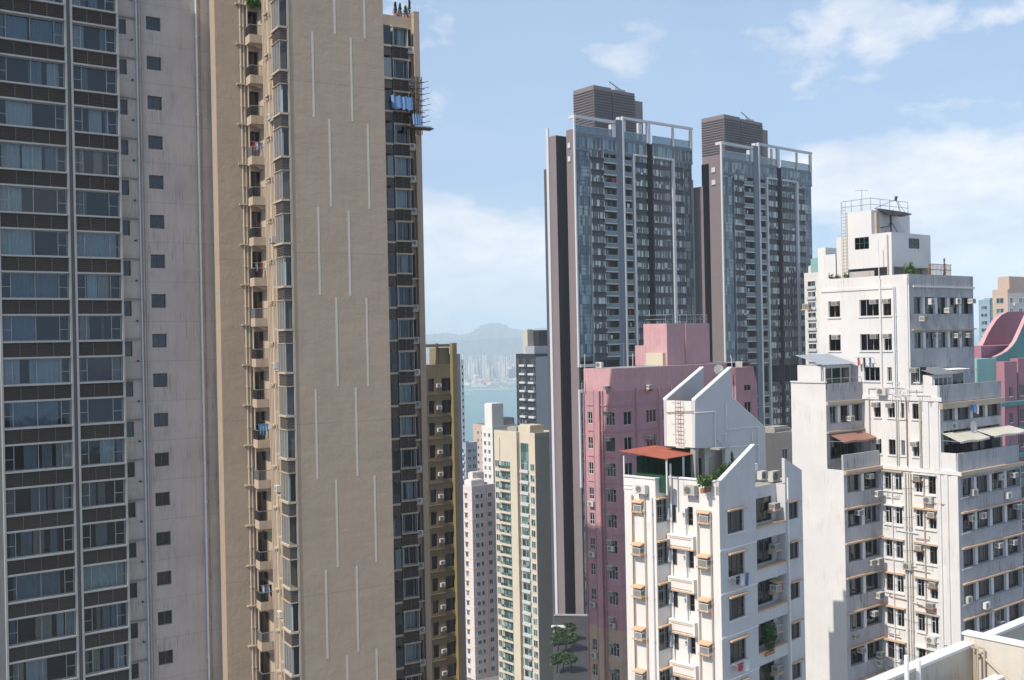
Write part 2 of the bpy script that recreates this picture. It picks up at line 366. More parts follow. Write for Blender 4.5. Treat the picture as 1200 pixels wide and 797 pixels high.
# ------------------------------------------------------------------ prototypes (x centred, z up from sill, wall plane y=0, inside +y)
_cache = {}
def curtain_mesh(x0, x1, z0, z1, y, mat, waves=7, amp=.05):
    m = MB(); n = waves * 4
    pts = [(x0 + (x1 - x0) * i / n, y + amp * math.sin(i * math.pi / 2 + .3 * math.sin(i))) for i in range(n + 1)]
    for p, q in zip(pts, pts[1:]): m.poly([(p[0], p[1], z0), (q[0], q[1], z0), (q[0], q[1], z1), (p[0], p[1], z1)], mat)
    return m
def window(w_, h, fm='frame_grey', mull=(0.5,), trans=None, curt=None, dep=.14, gl='glass', room='room', ft=.05, bars=0, opened=None, blind=None, rd=1.0):
    k = ('w', round(w_, 2), round(h, 2), fm, mull, trans, curt, dep, gl, room, ft, bars, opened, blind)
    if k in _cache: return _cache[k]
    f = MB(); x0, x1 = -w_ / 2, w_ / 2; y0, y1 = dep - .035, dep + .035
    f.box(x0, x1, y0, y1, 0, ft, fm); f.box(x0, x1, y0, y1, h - ft, h, fm)
    f.box(x0, x0 + ft, y0, y1, ft, h - ft, fm); f.box(x1 - ft, x1, y0, y1, ft, h - ft, fm)
    xs = [x0 + w_ * t for t in mull]
    for x in xs: f.box(x - ft * .45, x + ft * .45, y0 + .005, y1 - .005, ft, h - ft, fm)
    edges = [x0] + xs + [x1]
    if trans:
        for i, tz in trans:
            a, b_ = (edges[i], edges[i + 1]) if i >= 0 else (x0, x1)
            f.box(a + ft * .5, b_ - ft * .5, y0 + .01, y1 - .01, h * tz - ft * .4, h * tz + ft * .4, fm)
    if bars:
        for i in range(bars):
            x = x0 + w_ * (i + .5) / bars; f.box(x - .012, x + .012, dep - .09, dep - .07, 0.03, h - .03, fm)
        for zz in (.3, .7): f.box(x0, x1, dep - .068, dep - .05, h * zz - .012, h * zz + .012, fm)
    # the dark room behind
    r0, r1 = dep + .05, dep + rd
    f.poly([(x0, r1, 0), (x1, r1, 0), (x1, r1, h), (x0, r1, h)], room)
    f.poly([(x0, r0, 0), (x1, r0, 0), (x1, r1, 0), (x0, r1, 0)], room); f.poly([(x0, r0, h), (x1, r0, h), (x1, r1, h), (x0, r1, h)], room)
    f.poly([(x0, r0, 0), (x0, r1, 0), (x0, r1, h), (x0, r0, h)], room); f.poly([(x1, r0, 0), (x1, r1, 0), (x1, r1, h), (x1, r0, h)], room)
    g = MB()
    for i, (a, b_) in enumerate(zip(edges, edges[1:])):
        if opened is not None and i == opened:     # casement swung out
            f.box(a, a + .04, dep - .5, dep - .04, .04, h - .04, fm); continue
        g.poly([(a + ft * .3, dep, ft * .6), (b_ - ft * .3, dep, ft * .6), (b_ - ft * .3, dep, h - ft * .6), (a + ft * .3, dep, h - ft * .6)], gl)
    ch = []
    if g.v: ch.append(('pane', g.mesh('pane')))
    if curt:
        for (a, b_, cm) in curt:
            ch.append(('curtain', curtain_mesh(x0 + w_ * a, x0 + w_ * b_, .03, h - .03, dep + .22, cm, max(3, int((b_ - a) * w_ * 4))).mesh('curtain')))
    if blind:
        bm = MB(); bm.box(x0 + .05, x1 - .05, dep + .12, dep + .13, h * blind, h - .03, 'curtain_cream'); ch.append(('blind', bm.mesh('blind')))
    _cache[k] = ('window', f.mesh('window'), ch); return _cache[k]
def ac_box(w_=.66, h=.42, d=.5, shelf=True, hood=True, trim='peach_trim'):
    k = ('ac', w_, h, d, shelf, hood, trim)
    if k in _cache: return _cache[k]
    m = MB(); x = w_ / 2
    m.box(-x, x, -d, -.003, .06, h + .06, 'ac_white')
    for i in range(6): m.box(-x + .04, x - .04, -d - .012, -d + .004, .10 + i * (h - .06) / 6, .10 + (i + .5) * (h - .06) / 6, 'ac_grille')
    for sx in (-1, 1):
        for i in range(4): m.box(sx * x - .006, sx * x + .006, -d + .06 + i * .1, -d + .12 + i * .1, h * .4, h * .95, 'ac_grille')
    ch = []
    if shelf:
        s_ = MB(); s_.box(-x - .1, x + .1, -d - .06, -.003, -.03, .055, trim); s_.box(-x - .1, -x - .04, -d * .7, -.003, -.2, -.032, trim); s_.box(x + .04, x + .1, -d * .7, -.003, -.2, -.032, trim)
        ch.append(('shelf', s_.mesh('shelf')))
    if hood:
        s_ = MB(); s_.prism([(-d - .12, h + .2), (-.003, h + .3), (-.003, h + .38), (-d - .12, h + .26)], 'x', -x - .12, x + .12, trim)
        ch.append(('hood', s_.mesh('hood')))
    _cache[k] = ('air_conditioner', m.mesh('air_conditioner'), ch); return _cache[k]
def ac_split(w_=.8, h=.58, d=.32):
    k = ('acs', w_, h, d)
    if k in _cache: return _cache[k]
    m = MB(); x = w_ / 2
    m.box(-x, x, -d - .1, -.1, 0, h, 'ac_white')
    c = (x * -.25); n = 16; r = h * .40
    m.poly([(c + r * math.cos(2 * math.pi * i / n), -d - .106, h / 2 + r * math.sin(2 * math.pi * i / n)) for i in range(n)], 'ac_grille')
    for i in range(5): zz = h * (.2 + .15 * i); m.box(c - r, c + r, -d - .12, -d - .108, zz - .008, zz + .008, 'ac_white')
    s_ = MB()
    for sx in (-1, 1): s_.box(sx * x * .8 - .02, sx * x * .8 + .02, -d - .1, -.003, -.05, -.004, 'steel'); s_.box(sx * x * .8 - .02, sx * x * .8 + .02, -.06, -.003, -.3, -.052, 'steel')
    _cache[k] = ('air_conditioner', m.mesh('air_conditioner'), [('bracket', s_.mesh('bracket'))]); return _cache[k]
def louvre_panel(w_, h, d=.45, mat='louvre', fr='louvre_frame'):
    k = ('lv', round(w_, 2), round(h, 2), d, mat)
    if k in _cache: return _cache[k]
    m = MB(); x = w_ / 2
    m.box(-x, x, .06, .1, 0, h, mat)
    n = max(3, int(h / .13))
    for i in range(n):
        z0 = h * (i + .15) / n; z1 = h * (i + .75) / n
        m.prism([(.0, z0), (.058, z1), (.058, z1 + .02), (-.01, z0 + .02)], 'x', -x, x, mat)
    for i in range(max(2, int(w_ / .9)) + 1):
        xx = -x + w_ * i / max(2, int(w_ / .9)); m.box(xx - .025, xx + .025, -.03, .05, 0, h, fr)
    _cache[k] = ('louvre_panel', m.mesh('louvre_panel'), []); return _cache[k]
def pipe_run(b, face, a, z0, z1, c, r, mat, step=3.05, off=.14, name='pipe'):
    m = MB()
    P = (lambda a_, o, z: (a_, c - o, z)) if face == 'R' else (lambda a_, o, z: (c - o, a_, z))
    m.tube([P(a, off, z0), P(a, off, z1)], r, mat, 8)
    z = z0 + 1.0
    while z < z1:
        m.tube([P(a, off, z), P(a, off, z + .14)], r * 1.45, mat, 8)
        if face == 'R': m.box(a - r * .5, a + r * .5, c - off + r * .5, c - .004, z + .03, z + .1, mat)
        else: m.box(c - off + r * .5, c - .004, a - r * .5, a + r * .5, z + .03, z + .1, mat)
        z += step
    return b.part(name, m)
def leaves(mb, c, rx, ry, rz, n, size, mats, droop=0.0):
    for _ in range(n):
        th = random.uniform(0, 2 * math.pi); u = random.uniform(-1, 1); r = random.uniform(.25, 1) ** .5
        r *= .75 + .25 * math.sin(th * 3 + c[0]) * math.cos(u * 4 + c[1])
        q = math.sqrt(1 - u * u)
        p = Vector((c[0] + rx * r * q * math.cos(th), c[1] + ry * r * q * math.sin(th), c[2] + rz * r * u))
        a = Vector((random.gauss(0, 1), random.gauss(0, 1), random.gauss(0, .6) - droop)).normalized(); b_ = a.orthogonal().normalized()
        b_ = (b_ * math.cos(th * 5) + a.cross(b_) * math.sin(th * 5)); s = size * random.uniform(.6, 1.4)
        mb.poly([p - a * s, p + b_ * s * .45, p + a * s, p - b_ * s * .45], random.choice(mats))

exec_parts = []

# ================================================================== THE SETTING
g = MB(); xs = [-6000, -2000, -600, -200, -60, 0, 60, 200, 600, 2000, 6000]; ys = [-400, -200, 0, 75, 150, 250, 350, 475, 600, 750, 900, 1050, 1150, 1300]
for i in range(len(xs) - 1):
    for j in range(len(ys) - 1):
        g.poly([(xs[i], ys[j], ground_z(ys[j])), (xs[i + 1], ys[j], ground_z(ys[j])), (xs[i + 1], ys[j + 1], ground_z(ys[j + 1])), (xs[i], ys[j + 1], ground_z(ys[j + 1]))], 'pavement')
obj('ground', g, kind='structure')
m, t, b, o = newmat('water')
tcw = N(t, 'ShaderNodeTexCoord'); mw = N(t, 'ShaderNodeMapping'); LK(t, tcw.outputs['Object'], mw.inputs[0]); mw.inputs['Scale'].default_value = (.006, .0025, 1)
nw = N(t, 'ShaderNodeTexNoise', Scale=1.0, Detail=6.0); LK(t, mw.outputs[0], nw.inputs['Vector'])
LK(t, mixc(t, nw.outputs[0], (.045, .15, .16), (.09, .22, .23)), b.inputs['Base Color']); b.inputs['Roughness'].default_value = .35
n5 = N(t, 'ShaderNodeTexNoise', Scale=.12, Detail=4.0); LK(t, tcw.outputs['Object'], n5.inputs['Vector'])
bp = N(t, 'ShaderNodeBump', Strength=.5, Distance=1.0); LK(t, n5.outputs[0], bp.inputs['Height']); LK(t, bp.outputs[0], b.inputs['Normal'])
g = MB(); g.poly([(-9000, 1000, 0), (9000, 1000, 0), (9000, 13900, 0), (-9000, 13900, 0)], 'water'); obj('water', g, kind='structure')

# far hills: real ridges 7 to 11 km away
paint('hill', (.035, .055, .05), .3, 0, patch=(.05, .07, .06))
def ridge(D, prof, depth=1500):
    """prof: (px, py) of the skyline"""
    m = MB(); rows = []
    P = [at(a, b_, D) for a, b_ in prof]
    fine = []
    for p, q in zip(P, P[1:]):
        for k in range(6): f = k / 6; fine.append(p.lerp(q, f) + Vector((0, 0, random.uniform(-6, 6))))
    fine.append(P[-1])
    for j, (dy_, f) in enumerate(((-depth, 0), (-depth * .6, .35), (-depth * .25, .75), (0, 1.0), (depth * .4, .6), (depth, 0))):
        rows.append([(p.x * (1 + dy_ / D) + random.uniform(-30, 30), p.y + dy_ + random.uniform(-60, 60) * (f > 0), max(-2, (p.z) * f * (random.uniform(.9, 1.06) if 0 < f < 1 else 1)) - (1 if f == 0 else 0)) for p in fine])
    for a, b_ in zip(rows, rows[1:]):
        for i in range(len(a) - 1): m.poly([a[i], a[i + 1], b_[i + 1], b_[i]], 'hill')
    return m
obj('hills', ridge(9000, [(380, 398), (440, 392), (505, 392), (522, 390), (540, 392), (553, 389), (562, 381), (574, 378.5), (588, 379), (600, 385), (612, 387), (632, 385), (660, 383), (720, 388), (800, 392), (950, 394), (1080, 388), (1145, 384), (1170, 380), (1230, 384), (1400, 392)]), kind='structure')
obj('hills', ridge(7200, [(460, 402), (520, 400), (560, 398), (585, 396), (640, 398), (700, 401), (900, 400), (1080, 398), (1150, 392), (1200, 396), (1300, 398)], 700), kind='structure')

# haze
hz = bpy.data.materials.new('haze'); hz.use_nodes = True; t = hz.node_tree; t.nodes.clear()
o = N(t, 'ShaderNodeOutputMaterial'); v = N(t, 'ShaderNodeVolumePrincipled'); v.inputs['Color'].default_value = (.80, .92, 1.0, 1); v.inputs['Density'].default_value = .00017; v.inputs['Anisotropy'].default_value = -.3
LK(t, v.outputs[0], o.inputs['Volume']); M['haze'] = hz
g = MB(); g.box(-9500, 9500, -900, 14500, -4.2, 480, 'haze'); obj('haze', g, kind='stuff')

# ================================================================== GREY TOWER (far left)
T = B('apartment_tower', 'tall grey apartment tower at the left edge, curtained windows over dark louvred bands', 'apartment tower', 88, 76.3, 36)
FH = 3.05
zt0 = T.R(3, 13.6, 0)[1]           # top hood line
xa0, xa1 = T.R(3, 400, 0)[0], T.R(82, 400, 0)[0]
xb0, xb1 = T.R(92, 400, 0)[0], T.R(143, 400, 0)[0]
xw0 = T.R(163, 400, .7)[0]; xend = T.R(255, 400, .7)[0]
ztop = zt0 + 3 * FH; zbot = zt0 - 19 * FH
wallm = MB()
sw = []; sq = []
WY = .9
xs0 = T.R(146, 400, WY)[0]; xs1 = T.R(155, 400, WY)[0]
xq0, xq1 = T.R(178.5, 400, WY)[0], T.R(195.5, 400, WY)[0]
zs = T.R(151, 41, WY)[1] ; zq = T.R(187, 22.5, WY)[1]
for k in range(-3, 19):
    sw.append((xs0, xs1, zs - FH * k, zs - FH * k + 1.15)); sq.append((xq0, xq1, zq - FH * k - .02 - .93, zq - FH * k + .1))
wallm.wall('R', WY, xb1 + .05, xend, 0, ztop, sw + sq, .25, 'grey_render')
wallm.poly([(xend, WY, 0), (xend, WY + 14, 0), (xend, WY + 14, ztop), (xend, WY, ztop)], 'grey_render')
wallm.poly([(xa0 - 8, WY + 14, 0), (xend, WY + 14, 0), (xend, WY + 14, ztop), (xa0 - 8, WY + 14, ztop)], 'grey_render')
wallm.poly([(xa0 - 8, WY, 0), (xa0 - 8, WY + 14, 0), (xa0 - 8, WY + 14, ztop), (xa0 - 8, WY, ztop)], 'grey_render')
wallm.poly([(xa0 - 8, WY, ztop), (xend, WY, ztop), (xend, WY + 14, ztop), (xa0 - 8, WY + 14, ztop)], 'roof_felt')
# window bay body (fins, slabs) ; openings per floor
holes = []; WHT = 1.8
for k in range(-3, 18):
    z1 = zt0 - FH * k - .02; 
    for (p, q) in ((xa0, xa1), (xb0, xb1)): holes.append((p, q, z1 - WHT, z1))
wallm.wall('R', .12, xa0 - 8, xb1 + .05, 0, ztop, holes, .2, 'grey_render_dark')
wallm.poly([(xb1 + .05, .12, 0), (xb1 + .05, WY, 0), (xb1 + .05, WY, ztop), (xb1 + .05, .12, ztop)], 'grey_render')
wallm.box(xa1 + .10, xb0 - .10, .02, .119, 0, ztop, 'louvre_frame')
T.part('wall', wallm)
for (p, q) in ((xa0, xa1), (xb0, xb1)):
    for x in (p - .09, q + .09):
        fn = MB(); fn.box(x - .07, x + .07, -.14, .11, 0, ztop, 'trim_grey'); T.part('fin', fn)
wa = xa1 - xa0; wb = xb1 - xb0
cw, cbl, cg = 'curtain_white', 'curtain_blue', 'curtain_grey'
A_STY = [((.0, .12, cbl), (.14, .47, cbl), (.53, .85, cbl), (.87, 1, cbl)), ((.02, .98, cw),), ((.13, .5, cw),), ((0, .2, cw), (.38, .72, cw), (.85, 1, cw)),
         ((.1, .9, cw),), ((0, .48, cw),), ((.14, .85, cbl),), ((.02, .5, cbl),), ((0, .26, cw), (.4, .9, cw)), ((.1, .82, cbl),), ((.0, .98, cw),),
         (), ((0, .98, cw),), ((.1, .8, cbl),), ((.1, .5, cg),), ((.5, .9, cw),)]
B_STY = [((.2, .9, cw),), ((.15, .8, cbl),), ((.0, .98, cw),), ((.2, .8, cbl),), ((0, .2, cw), (.8, 1, cg)), ((.05, .95, cw),), (), ((.15, .8, cbl),), ((0, .1, cg), (.8, 1, cg)), ((.85, 1, cg), (0, .12, cw)), ((0, .2, cg), (.75, 1, cg)),
         (), ((0, .15, cw), (.85, 1, cg)), ((0, .98, cw),), ((.7, 1, cg),), (), ((0, .2, cg),)]
rw_ = random.Random(77)
def rand_sty(i, base):
    if rw_.random() < .45: return base
    out = []; x = rw_.uniform(0, .1)
    while x < .9:
        w_ = rw_.uniform(.06, .34)
        if rw_.random() < .62: out.append((x, min(1, x + w_), rw_.choice((cw, cw, cbl, cg, cw, 'curtain_cream', cbl))))
        x += w_ + rw_.uniform(.01, .1)
    return tuple(out)
for i, k in enumerate(range(-2, 17)):
    z1 = zt0 - FH * k - .02 - WHT
    T.put(window(wa, WHT, 'frame_grey', (.14, .5, .86), ((0, .45), (3, .45)), rand_sty(i * 2, A_STY[(i + 14) % 16]), dep=.14, rd=1.6), 'R', (xa0 + xa1) / 2, z1, .12)
    T.put(window(wb, WHT, 'frame_grey', (.2, .78), ((0, .45), (2, .45)), rand_sty(i * 2 + 1, B_STY[(i + 15) % 17]), dep=.14, rd=1.6), 'R', (xb0 + xb1) / 2, z1, .12)
    for (p, q, w2) in ((xa0, xa1, wa), (xb0, xb1, wb)):
        for za_, zb_ in ((z1 - .12, z1), (z1 + WHT, z1 + WHT + .12)): s_ = MB(); s_.box(p, q, -.16, .119, za_, zb_, 'trim_grey'); T.part('ledge', s_)
        T.put(louvre_panel(w2, FH - WHT - .26), 'R', (p + q) / 2, z1 - FH + WHT + .13, .0)
for i, k in enumerate(range(-1, 18)):
    T.put(window(xs1 - xs0, 1.15, 'frame_bronze', (), None, None, .18, 'glass_dark'), 'R', (xs0 + xs1) / 2, zs - FH * k, WY)
    T.put(window(xq1 - xq0, 1.0, 'frame_bronze', (.5,), None, (((.1, .9, cg),) if i % 6 == 3 else None), .2, 'glass_dark'), 'R', (xq0 + xq1) / 2, zq - FH * k - .93, WY)
    zz = zs - FH * k + 1.25
    s_ = MB(); s_.box(xb1 + .06, T.R(165, 400, WY)[0], WY - .18, WY - .004, zz, zz + .09, 'grey_render_dark'); T.part('ledge', s_)
    s_ = MB(); xx = T.R(161, 400, WY)[0]; s_.tube([(xx, WY - .004, zz - 1.6), (xx, WY - .22, zz - 1.62)], .07, 'dark_metal', 8); T.part('vent', s_)
for px, r, mt in ((166.5, .055, 'pipe_white'), (170, .05, 'grey_render'), (172.6, .045, 'frame_grey'), (236.5, .085, 'pipe_white'), (240.5, .03, 'grey_render_dark')):
    pipe_run(T, 'R', T.R(px, 400, WY)[0], 0, ztop, WY, r, mt)

# a darker stain strip and edge bead right of the big pipe
s_ = MB(); s_.box(xend - .10, xend + .06, WY - .06, WY + .1, 0, ztop, 'cream_strip'); T.part('corner_bead', s_)

# ================================================================== BEIGE TOWER
A = B('apartment_tower', 'tall brown-beige apartment tower with a blank wall marked by staggered pale vertical lines', 'apartment tower', 344.5, 74, 30)
AW = A.R(456.5, 400, 0)[0]; BH = 3.045
Atop = A.z(201)
wm = MB()
wm.poly([(0, 0, 0), (AW, 0, 0), (AW, 0, Atop), (0, 0, Atop)], 'beige_render')
wm.poly([(AW, 0, 0), (AW, 18.2, 0), (AW, 18.2, Atop), (AW, 0, Atop)], 'beige_render')
zs0 = A.L(334, 24.8, -.55)[1]                 # bay sill level
zb0 = A.L(292, 45, -1.3)[1]                   # balcony underside level
YB0, YB1 = .03, A.L(325.5, 400, -.62)[0]                           # bay extent in depth
# side wall (lit, faces left): narrow windows between bay and balcony
nw = []
for k in range(-3, 19):
    zz = zs0 - BH * k
    nw.append((2.9, 3.35, zz + .35, zz + 1.9)); nw.append((4.3, 4.65, zz + .1, zz + 2.0))
NB = A.L(313.5, 400, 0)[0]
wm.wall('L', 0, .0, NB, 0, Atop, nw, .2, 'beige_trim')
wm.poly([(0, NB, 0), (3.2, NB, 0), (3.2, NB, Atop), (0, NB, Atop)], 'beige_render')
X0B = A.R(299.5, 400, NB - .35)[0]; YBK = A.L(294.5, 400, X0B)[0] + .41
xl = A.R(259, 400, YBK)[0]; xr = A.R(291.5, 400, YBK)[0]
# balcony notch back wall with door openings
dh = []
for k in range(-3, 19):
    zz = zb0 - BH * k + .18; dh.append((xr + .3, -.05, zz, zz + 2.5))
wm.wall('R', YBK - .4, xr + .25, .9, 0, Atop, dh, .2, 'beige_render')
wm.poly([(xl, YBK, 0), (xr + .25, YBK, 0), (xr + .25, YBK, Atop), (xl, YBK, Atop)], 'beige_render')
wm.poly([(xr + .25, YBK - .4, 0), (xr + .25, YBK, 0), (xr + .25, YBK, Atop), (xr + .25, YBK - .4, Atop)], 'beige_trim')
gc = T.o + Vector(((xend) * math.cos(T.yaw) - (WY + .3) * math.sin(T.yaw), xend * math.sin(T.yaw) + (WY + .3) * math.cos(T.yaw), 0)); gc = A.inv(gc - A.o)
wm.poly([(xl, YBK, 0), (gc.x, gc.y, 0), (gc.x, gc.y, Atop), (xl, YBK, Atop)], 'beige_render'); wm.poly([(gc.x, gc.y, 0), (xl + 1.5, 20, 0), (xl + 1.5, 20, Atop), (gc.x, gc.y, Atop)], 'beige_render')
wm.poly([(xl, 20, 0), (AW, 20, 0), (AW, 20, Atop), (xl, 20, Atop)], 'beige_render')
wm.poly([(0, NB, 0), (0, YBK - .4, 0), (0, YBK - .4, Atop), (0, NB, Atop)], 'beige_trim')
wm.poly([(0.01, 0.01, Atop), (AW, 0.01, Atop), (AW, YBK, Atop), (0.01, YBK, Atop)], 'roof_felt'); wm.poly([(xl, YBK, Atop), (AW, YBK, Atop), (AW, 20, Atop), (xl, 20, Atop)], 'roof_felt')
# rear wing, set back to the right
WYp = 18.2
wx0 = AW; wx1 = A.R(494, 300, WYp)[0]; wtop = A.R(480, 21, WYp)[1]; wtop2 = A.R(490, 19, WYp)[1]
wxa, wxb = A.R(463.5, 300, WYp)[0], A.R(480, 300, WYp)[0]
wxc, wxd = A.R(481, 300, WYp)[0], A.R(486.5, 300, WYp)[0]
zh0 = A.R(470, 70, WYp)[1]
WF = 3.02
wh = []
for k in range(-1, 24):
    zz = zh0 - WF * k
    wh.append((wxa, wxb, zz - 1.85, zz - .18))
    wh.append((wxc, wxd, zz - 2.3, zz - .1))
wm.wall('R', WYp, wx0, wx1, 0, wtop, wh, .5, 'beige_render', 'grey_render_dark')
wm.poly([(wx1, WYp, 0), (wx1, WYp + 5.5, 0), (wx1, WYp + 5.5, wtop), (wx1, WYp, wtop)], 'beige_render')
wm.poly([(wx0, WYp + 5.5, 0), (wx1, WYp + 5.5, 0), (wx1, WYp + 5.5, wtop), (wx0, WYp + 5.5, wtop)], 'beige_render')
wm.poly([(wx0, WYp, wtop), (wx1, WYp, wtop), (wx1, WYp + 5.5, wtop), (wx0, WYp + 5.5, wtop)], 'roof_felt')
wm.box(wxd + .1, wx1 + .01, WYp - .5, WYp - .003, 0, wtop2 + .25, 'beige_render')     # end pilaster
A.part('wall', wm)
# pale vertical lines
for (px, y0, y1) in ((392, -12, 40), (427, -12, 45), (367, 37, 137), (412, 44, 142), (387, 140, 242), (432, 146, 245), (374, 243, 346), (409.5, 247, 347), (395, 348, 453), (430.5, 349, 453), (371, 456, 562), (418, 454, 558), (395, 562, 665), (440, 557, 659), (383, 668, 772), (419, 663, 764), (407.5, 768, 840), (442, 760, 840)):
    xm, _ = A.R(px, (y0 + y1) / 2, 0); za = A.R(px, y0, 0)[1]; zb = A.R(px, y1, 0)[1]
    s_ = MB(); s_.box(xm - .075, xm + .075, -.012, .0 - .001, zb, za, 'cream_strip'); A.part('pale_line', s_)
s_ = MB(); s_.box(-.07, .07, -.05, -.004, 0, Atop, 'beige_trim'); A.part('corner_bead', s_)
# bays
bw = YB1 - YB0
for i, k in enumerate(range(-2, 18)):
    zz = zs0 - BH * k; lab = None
    bay = MB(); d = .62
    bay.box(-d - .08, -.003, YB0 - .08, YB1 + .08, zz - .14, zz, 'beige_trim')              # sill slab
    bay.box(-d - .08, -.003, YB0 - .08, YB1 + .08, zz + 2.0, zz + 2.045, 'beige_trim')
    for yy in (YB0, YB1 - .06):
        bay.box(-d, -d + .05, yy, yy + .06, zz, zz + 2.0, 'frame_grey')
    bay.box(-d, -d + .05, YB0 + bw * .35, YB0 + bw * .35 + .05, zz, zz + 2.0, 'frame_grey'); bay.box(-d, -d + .05, YB0 + bw * .7, YB0 + bw * .7 + .05, zz, zz + 2.0, 'frame_grey')
    bay.box(-.06, -.004, YB0, YB0 + .05, zz, zz + 2.0, 'frame_grey')
    bay.box(-.1, -.004, YB0 + .1, YB1 - .1, zz, zz + 2.0, 'room' if i % 3 else 'room_warm')
    o_ = A.part('bay_window', bay)
    pn = MB(); pn.poly([(-d + .02, YB0, zz), (-d + .02, YB1, zz), (-d + .02, YB1, zz + 2), (-d + .02, YB0, zz + 2)], 'glass')
    pn.poly([(-d + .05, YB0 + .03, zz), (-.06, YB0 + .03, zz), (-.06, YB0 + .03, zz + 2), (-d + .05, YB0 + .03, zz + 2)], 'glass')
    A.part('pane', pn, parent=o_)
    if i % 4 in (0, 1):
        cm = MB(); cc = (cw, cg, cbl, 'curtain_cream')[i % 4]
        nseg = 10
        for q in range(nseg):
            y0 = YB0 + .1 + (bw - .2) * (.0 if i % 3 else .4) + (bw - .2) * (.6 if i % 3 == 0 else 1) * q / nseg; y1 = y0 + (bw - .2) * (.6 if i % 3 == 0 else 1) / nseg
            cm.poly([(-.42 + .03 * (q % 2), y0, zz + .02), (-.42 + .03 * ((q + 1) % 2), y1, zz + .02), (-.42 + .03 * ((q + 1) % 2), y1, zz + 1.98), (-.42 + .03 * (q % 2), y0, zz + 1.98)], cc)
        A.part('curtain', cm, parent=o_)
    lv = MB(); lv.box(-d + .06, -.003, YB0 + .04, YB1 - .04, zz - 1.04 + .046, zz - .141, 'louvre')
    for q in range(7): z1 = zz - .96 + q * .115; lv.box(-d + .02, -.005, YB0 - .01, YB1 + .01, z1, z1 + .05, 'louvre_frame')
    A.part('louvre_panel', lv)
    # narrow side windows
    zz2 = zs0 - BH * (k)
    A.put(window(.45, 1.55, 'frame_bronze', (), ((-1, .6),), None, .12, 'glass_dark'), 'L', 3.125, zz2 + .35, 0)
    A.put(window(.35, 1.9, 'frame_bronze', (), ((-1, .5),), None, .12, 'glass_dark'), 'L', 4.475, zz2 + .1, 0)
    tr = MB(); tr.box(-.32, -.003, 2.75, 3.5, zz2 + .02, zz2 + .12, 'beige_trim'); A.part('ledge', tr)
    tr = MB(); tr.box(-.28, -.003, 4.1, 4.9, zz2 + 2.06, zz2 + 2.15, 'beige_trim'); A.part('ledge', tr)
    if i % 3 == 1: A.put(ac_split(.6, .45, .28), 'L', 3.75, zz2 + .2 + .1 * (i % 2), 0)
    # small bamboo-pole bracket
for yy in (2.62, 3.95, 5.05, 5.4): pipe_run(A, 'L', yy, 0, Atop, 0, .055, 'pipe_beige', BH)
# balconies
for i, k in enumerate(range(-1, 18)):
    zz = zb0 - BH * k; x0 = X0B
    y0_, y1_ = NB - .35, YBK - .41
    sl = MB(); sl.box(x0, -.003, y0_, y1_, zz, zz + .16, 'beige_trim')
    sl.box(x0, -.003, y0_, y0_ + .1, zz + .161, zz + .62, 'beige_trim'); sl.box(x0, x0 + .1, y0_ + .101, y1_, zz + .161, zz + .62, 'beige_trim')
    sl.prism([(x0 + .25, zz - .003), (-.003, zz - .003), (-.003, zz - .3), (-.3, zz - .3)], 'y', y0_ + .2, y0_ + .4, 'beige_render')
    o_ = A.part('balcony', sl)
    rl = MB(); n = 9
    for q in range(n + 1): xx = x0 + .03 + (-.06 - x0) * q / n; rl.box(xx - .012, xx + .012, y0_ + .03, y0_ + .06, zz + .62, zz + 1.32, 'dark_metal' if i % 4 else 'steel')
    for q in range(9): yy = y0_ + .15 + (y1_ - y0_ - .2) * q / 8; rl.box(x0 + .03, x0 + .055, yy - .012, yy + .012, zz + .62, zz + 1.32, 'dark_metal' if i % 4 else 'steel')
    rl.box(x0 + .01, -.01, y0_ + .02, y0_ + .08, zz + 1.32, zz + 1.37, 'steel'); rl.box(x0 + .02, x0 + .07, y0_ + .09, y1_, zz + 1.32, zz + 1.37, 'steel')
    A.part('railing', rl, parent=o_)
    A.put(window(-.05 - xr - .3, 2.5, 'frame_bronze', (.5,), None, ((.1, .5, (cw, cg)[i % 2]),) if i % 3 == 0 else None, .12, 'glass_dark'), 'R', (xr + .25) / 2, zz + .18, YBK - .4)
    if i in (4, 7, 11, 15):
        cl = MB()
        for q in range(5):
            xx = x0 + .25 + q * .2; dd = .35 * random.random(); cl.poly([(xx + .02, y0_ + .47, zz + .85 + dd), (xx + .08, y0_ + .56, zz + .8 + dd), (xx + .16, y0_ + .46, zz + .9 + dd), (xx + .19, y0_ + .52, zz + 1.75), (xx - .02, y0_ + .52, zz + 1.75)], ('cloth_white', 'cloth_blue', 'curtain_grey', 'cloth_dark', 'cloth_red')[(q + i) % 5] if i != 11 else 'cloth_sky')
        cl.tube([(x0, y0_ + .51, zz + 1.78), (-.02, y0_ + .51, zz + 1.78)], .015, 'steel')
        thing('laundry', {4: 'dark washing on a high balcony of the beige tower, fifth balcony from the top', 7: 'pale and dark washing on a beige tower balcony level with the sea horizon', 11: 'bright blue washing on a beige tower balcony', 15: 'washing hung on one of the lowest beige tower balconies'}[i], 'laundry', A.o, A.yaw, 'washing on the beige tower balconies', cl)
for x in (xr + .02, xr - .22): pipe_run(A, 'R', x, 0, Atop, YBK if x < xr else YBK, .07, 'pipe_beige', BH)
for i, k in enumerate(range(-1, 18)):
    zz = zb0 - BH * k + .1; br = MB(); br.box(xr - .55, xr + .2, YBK - .3, YBK - .005, zz, zz + .1, 'beige_trim'); A.part('bracket', br)
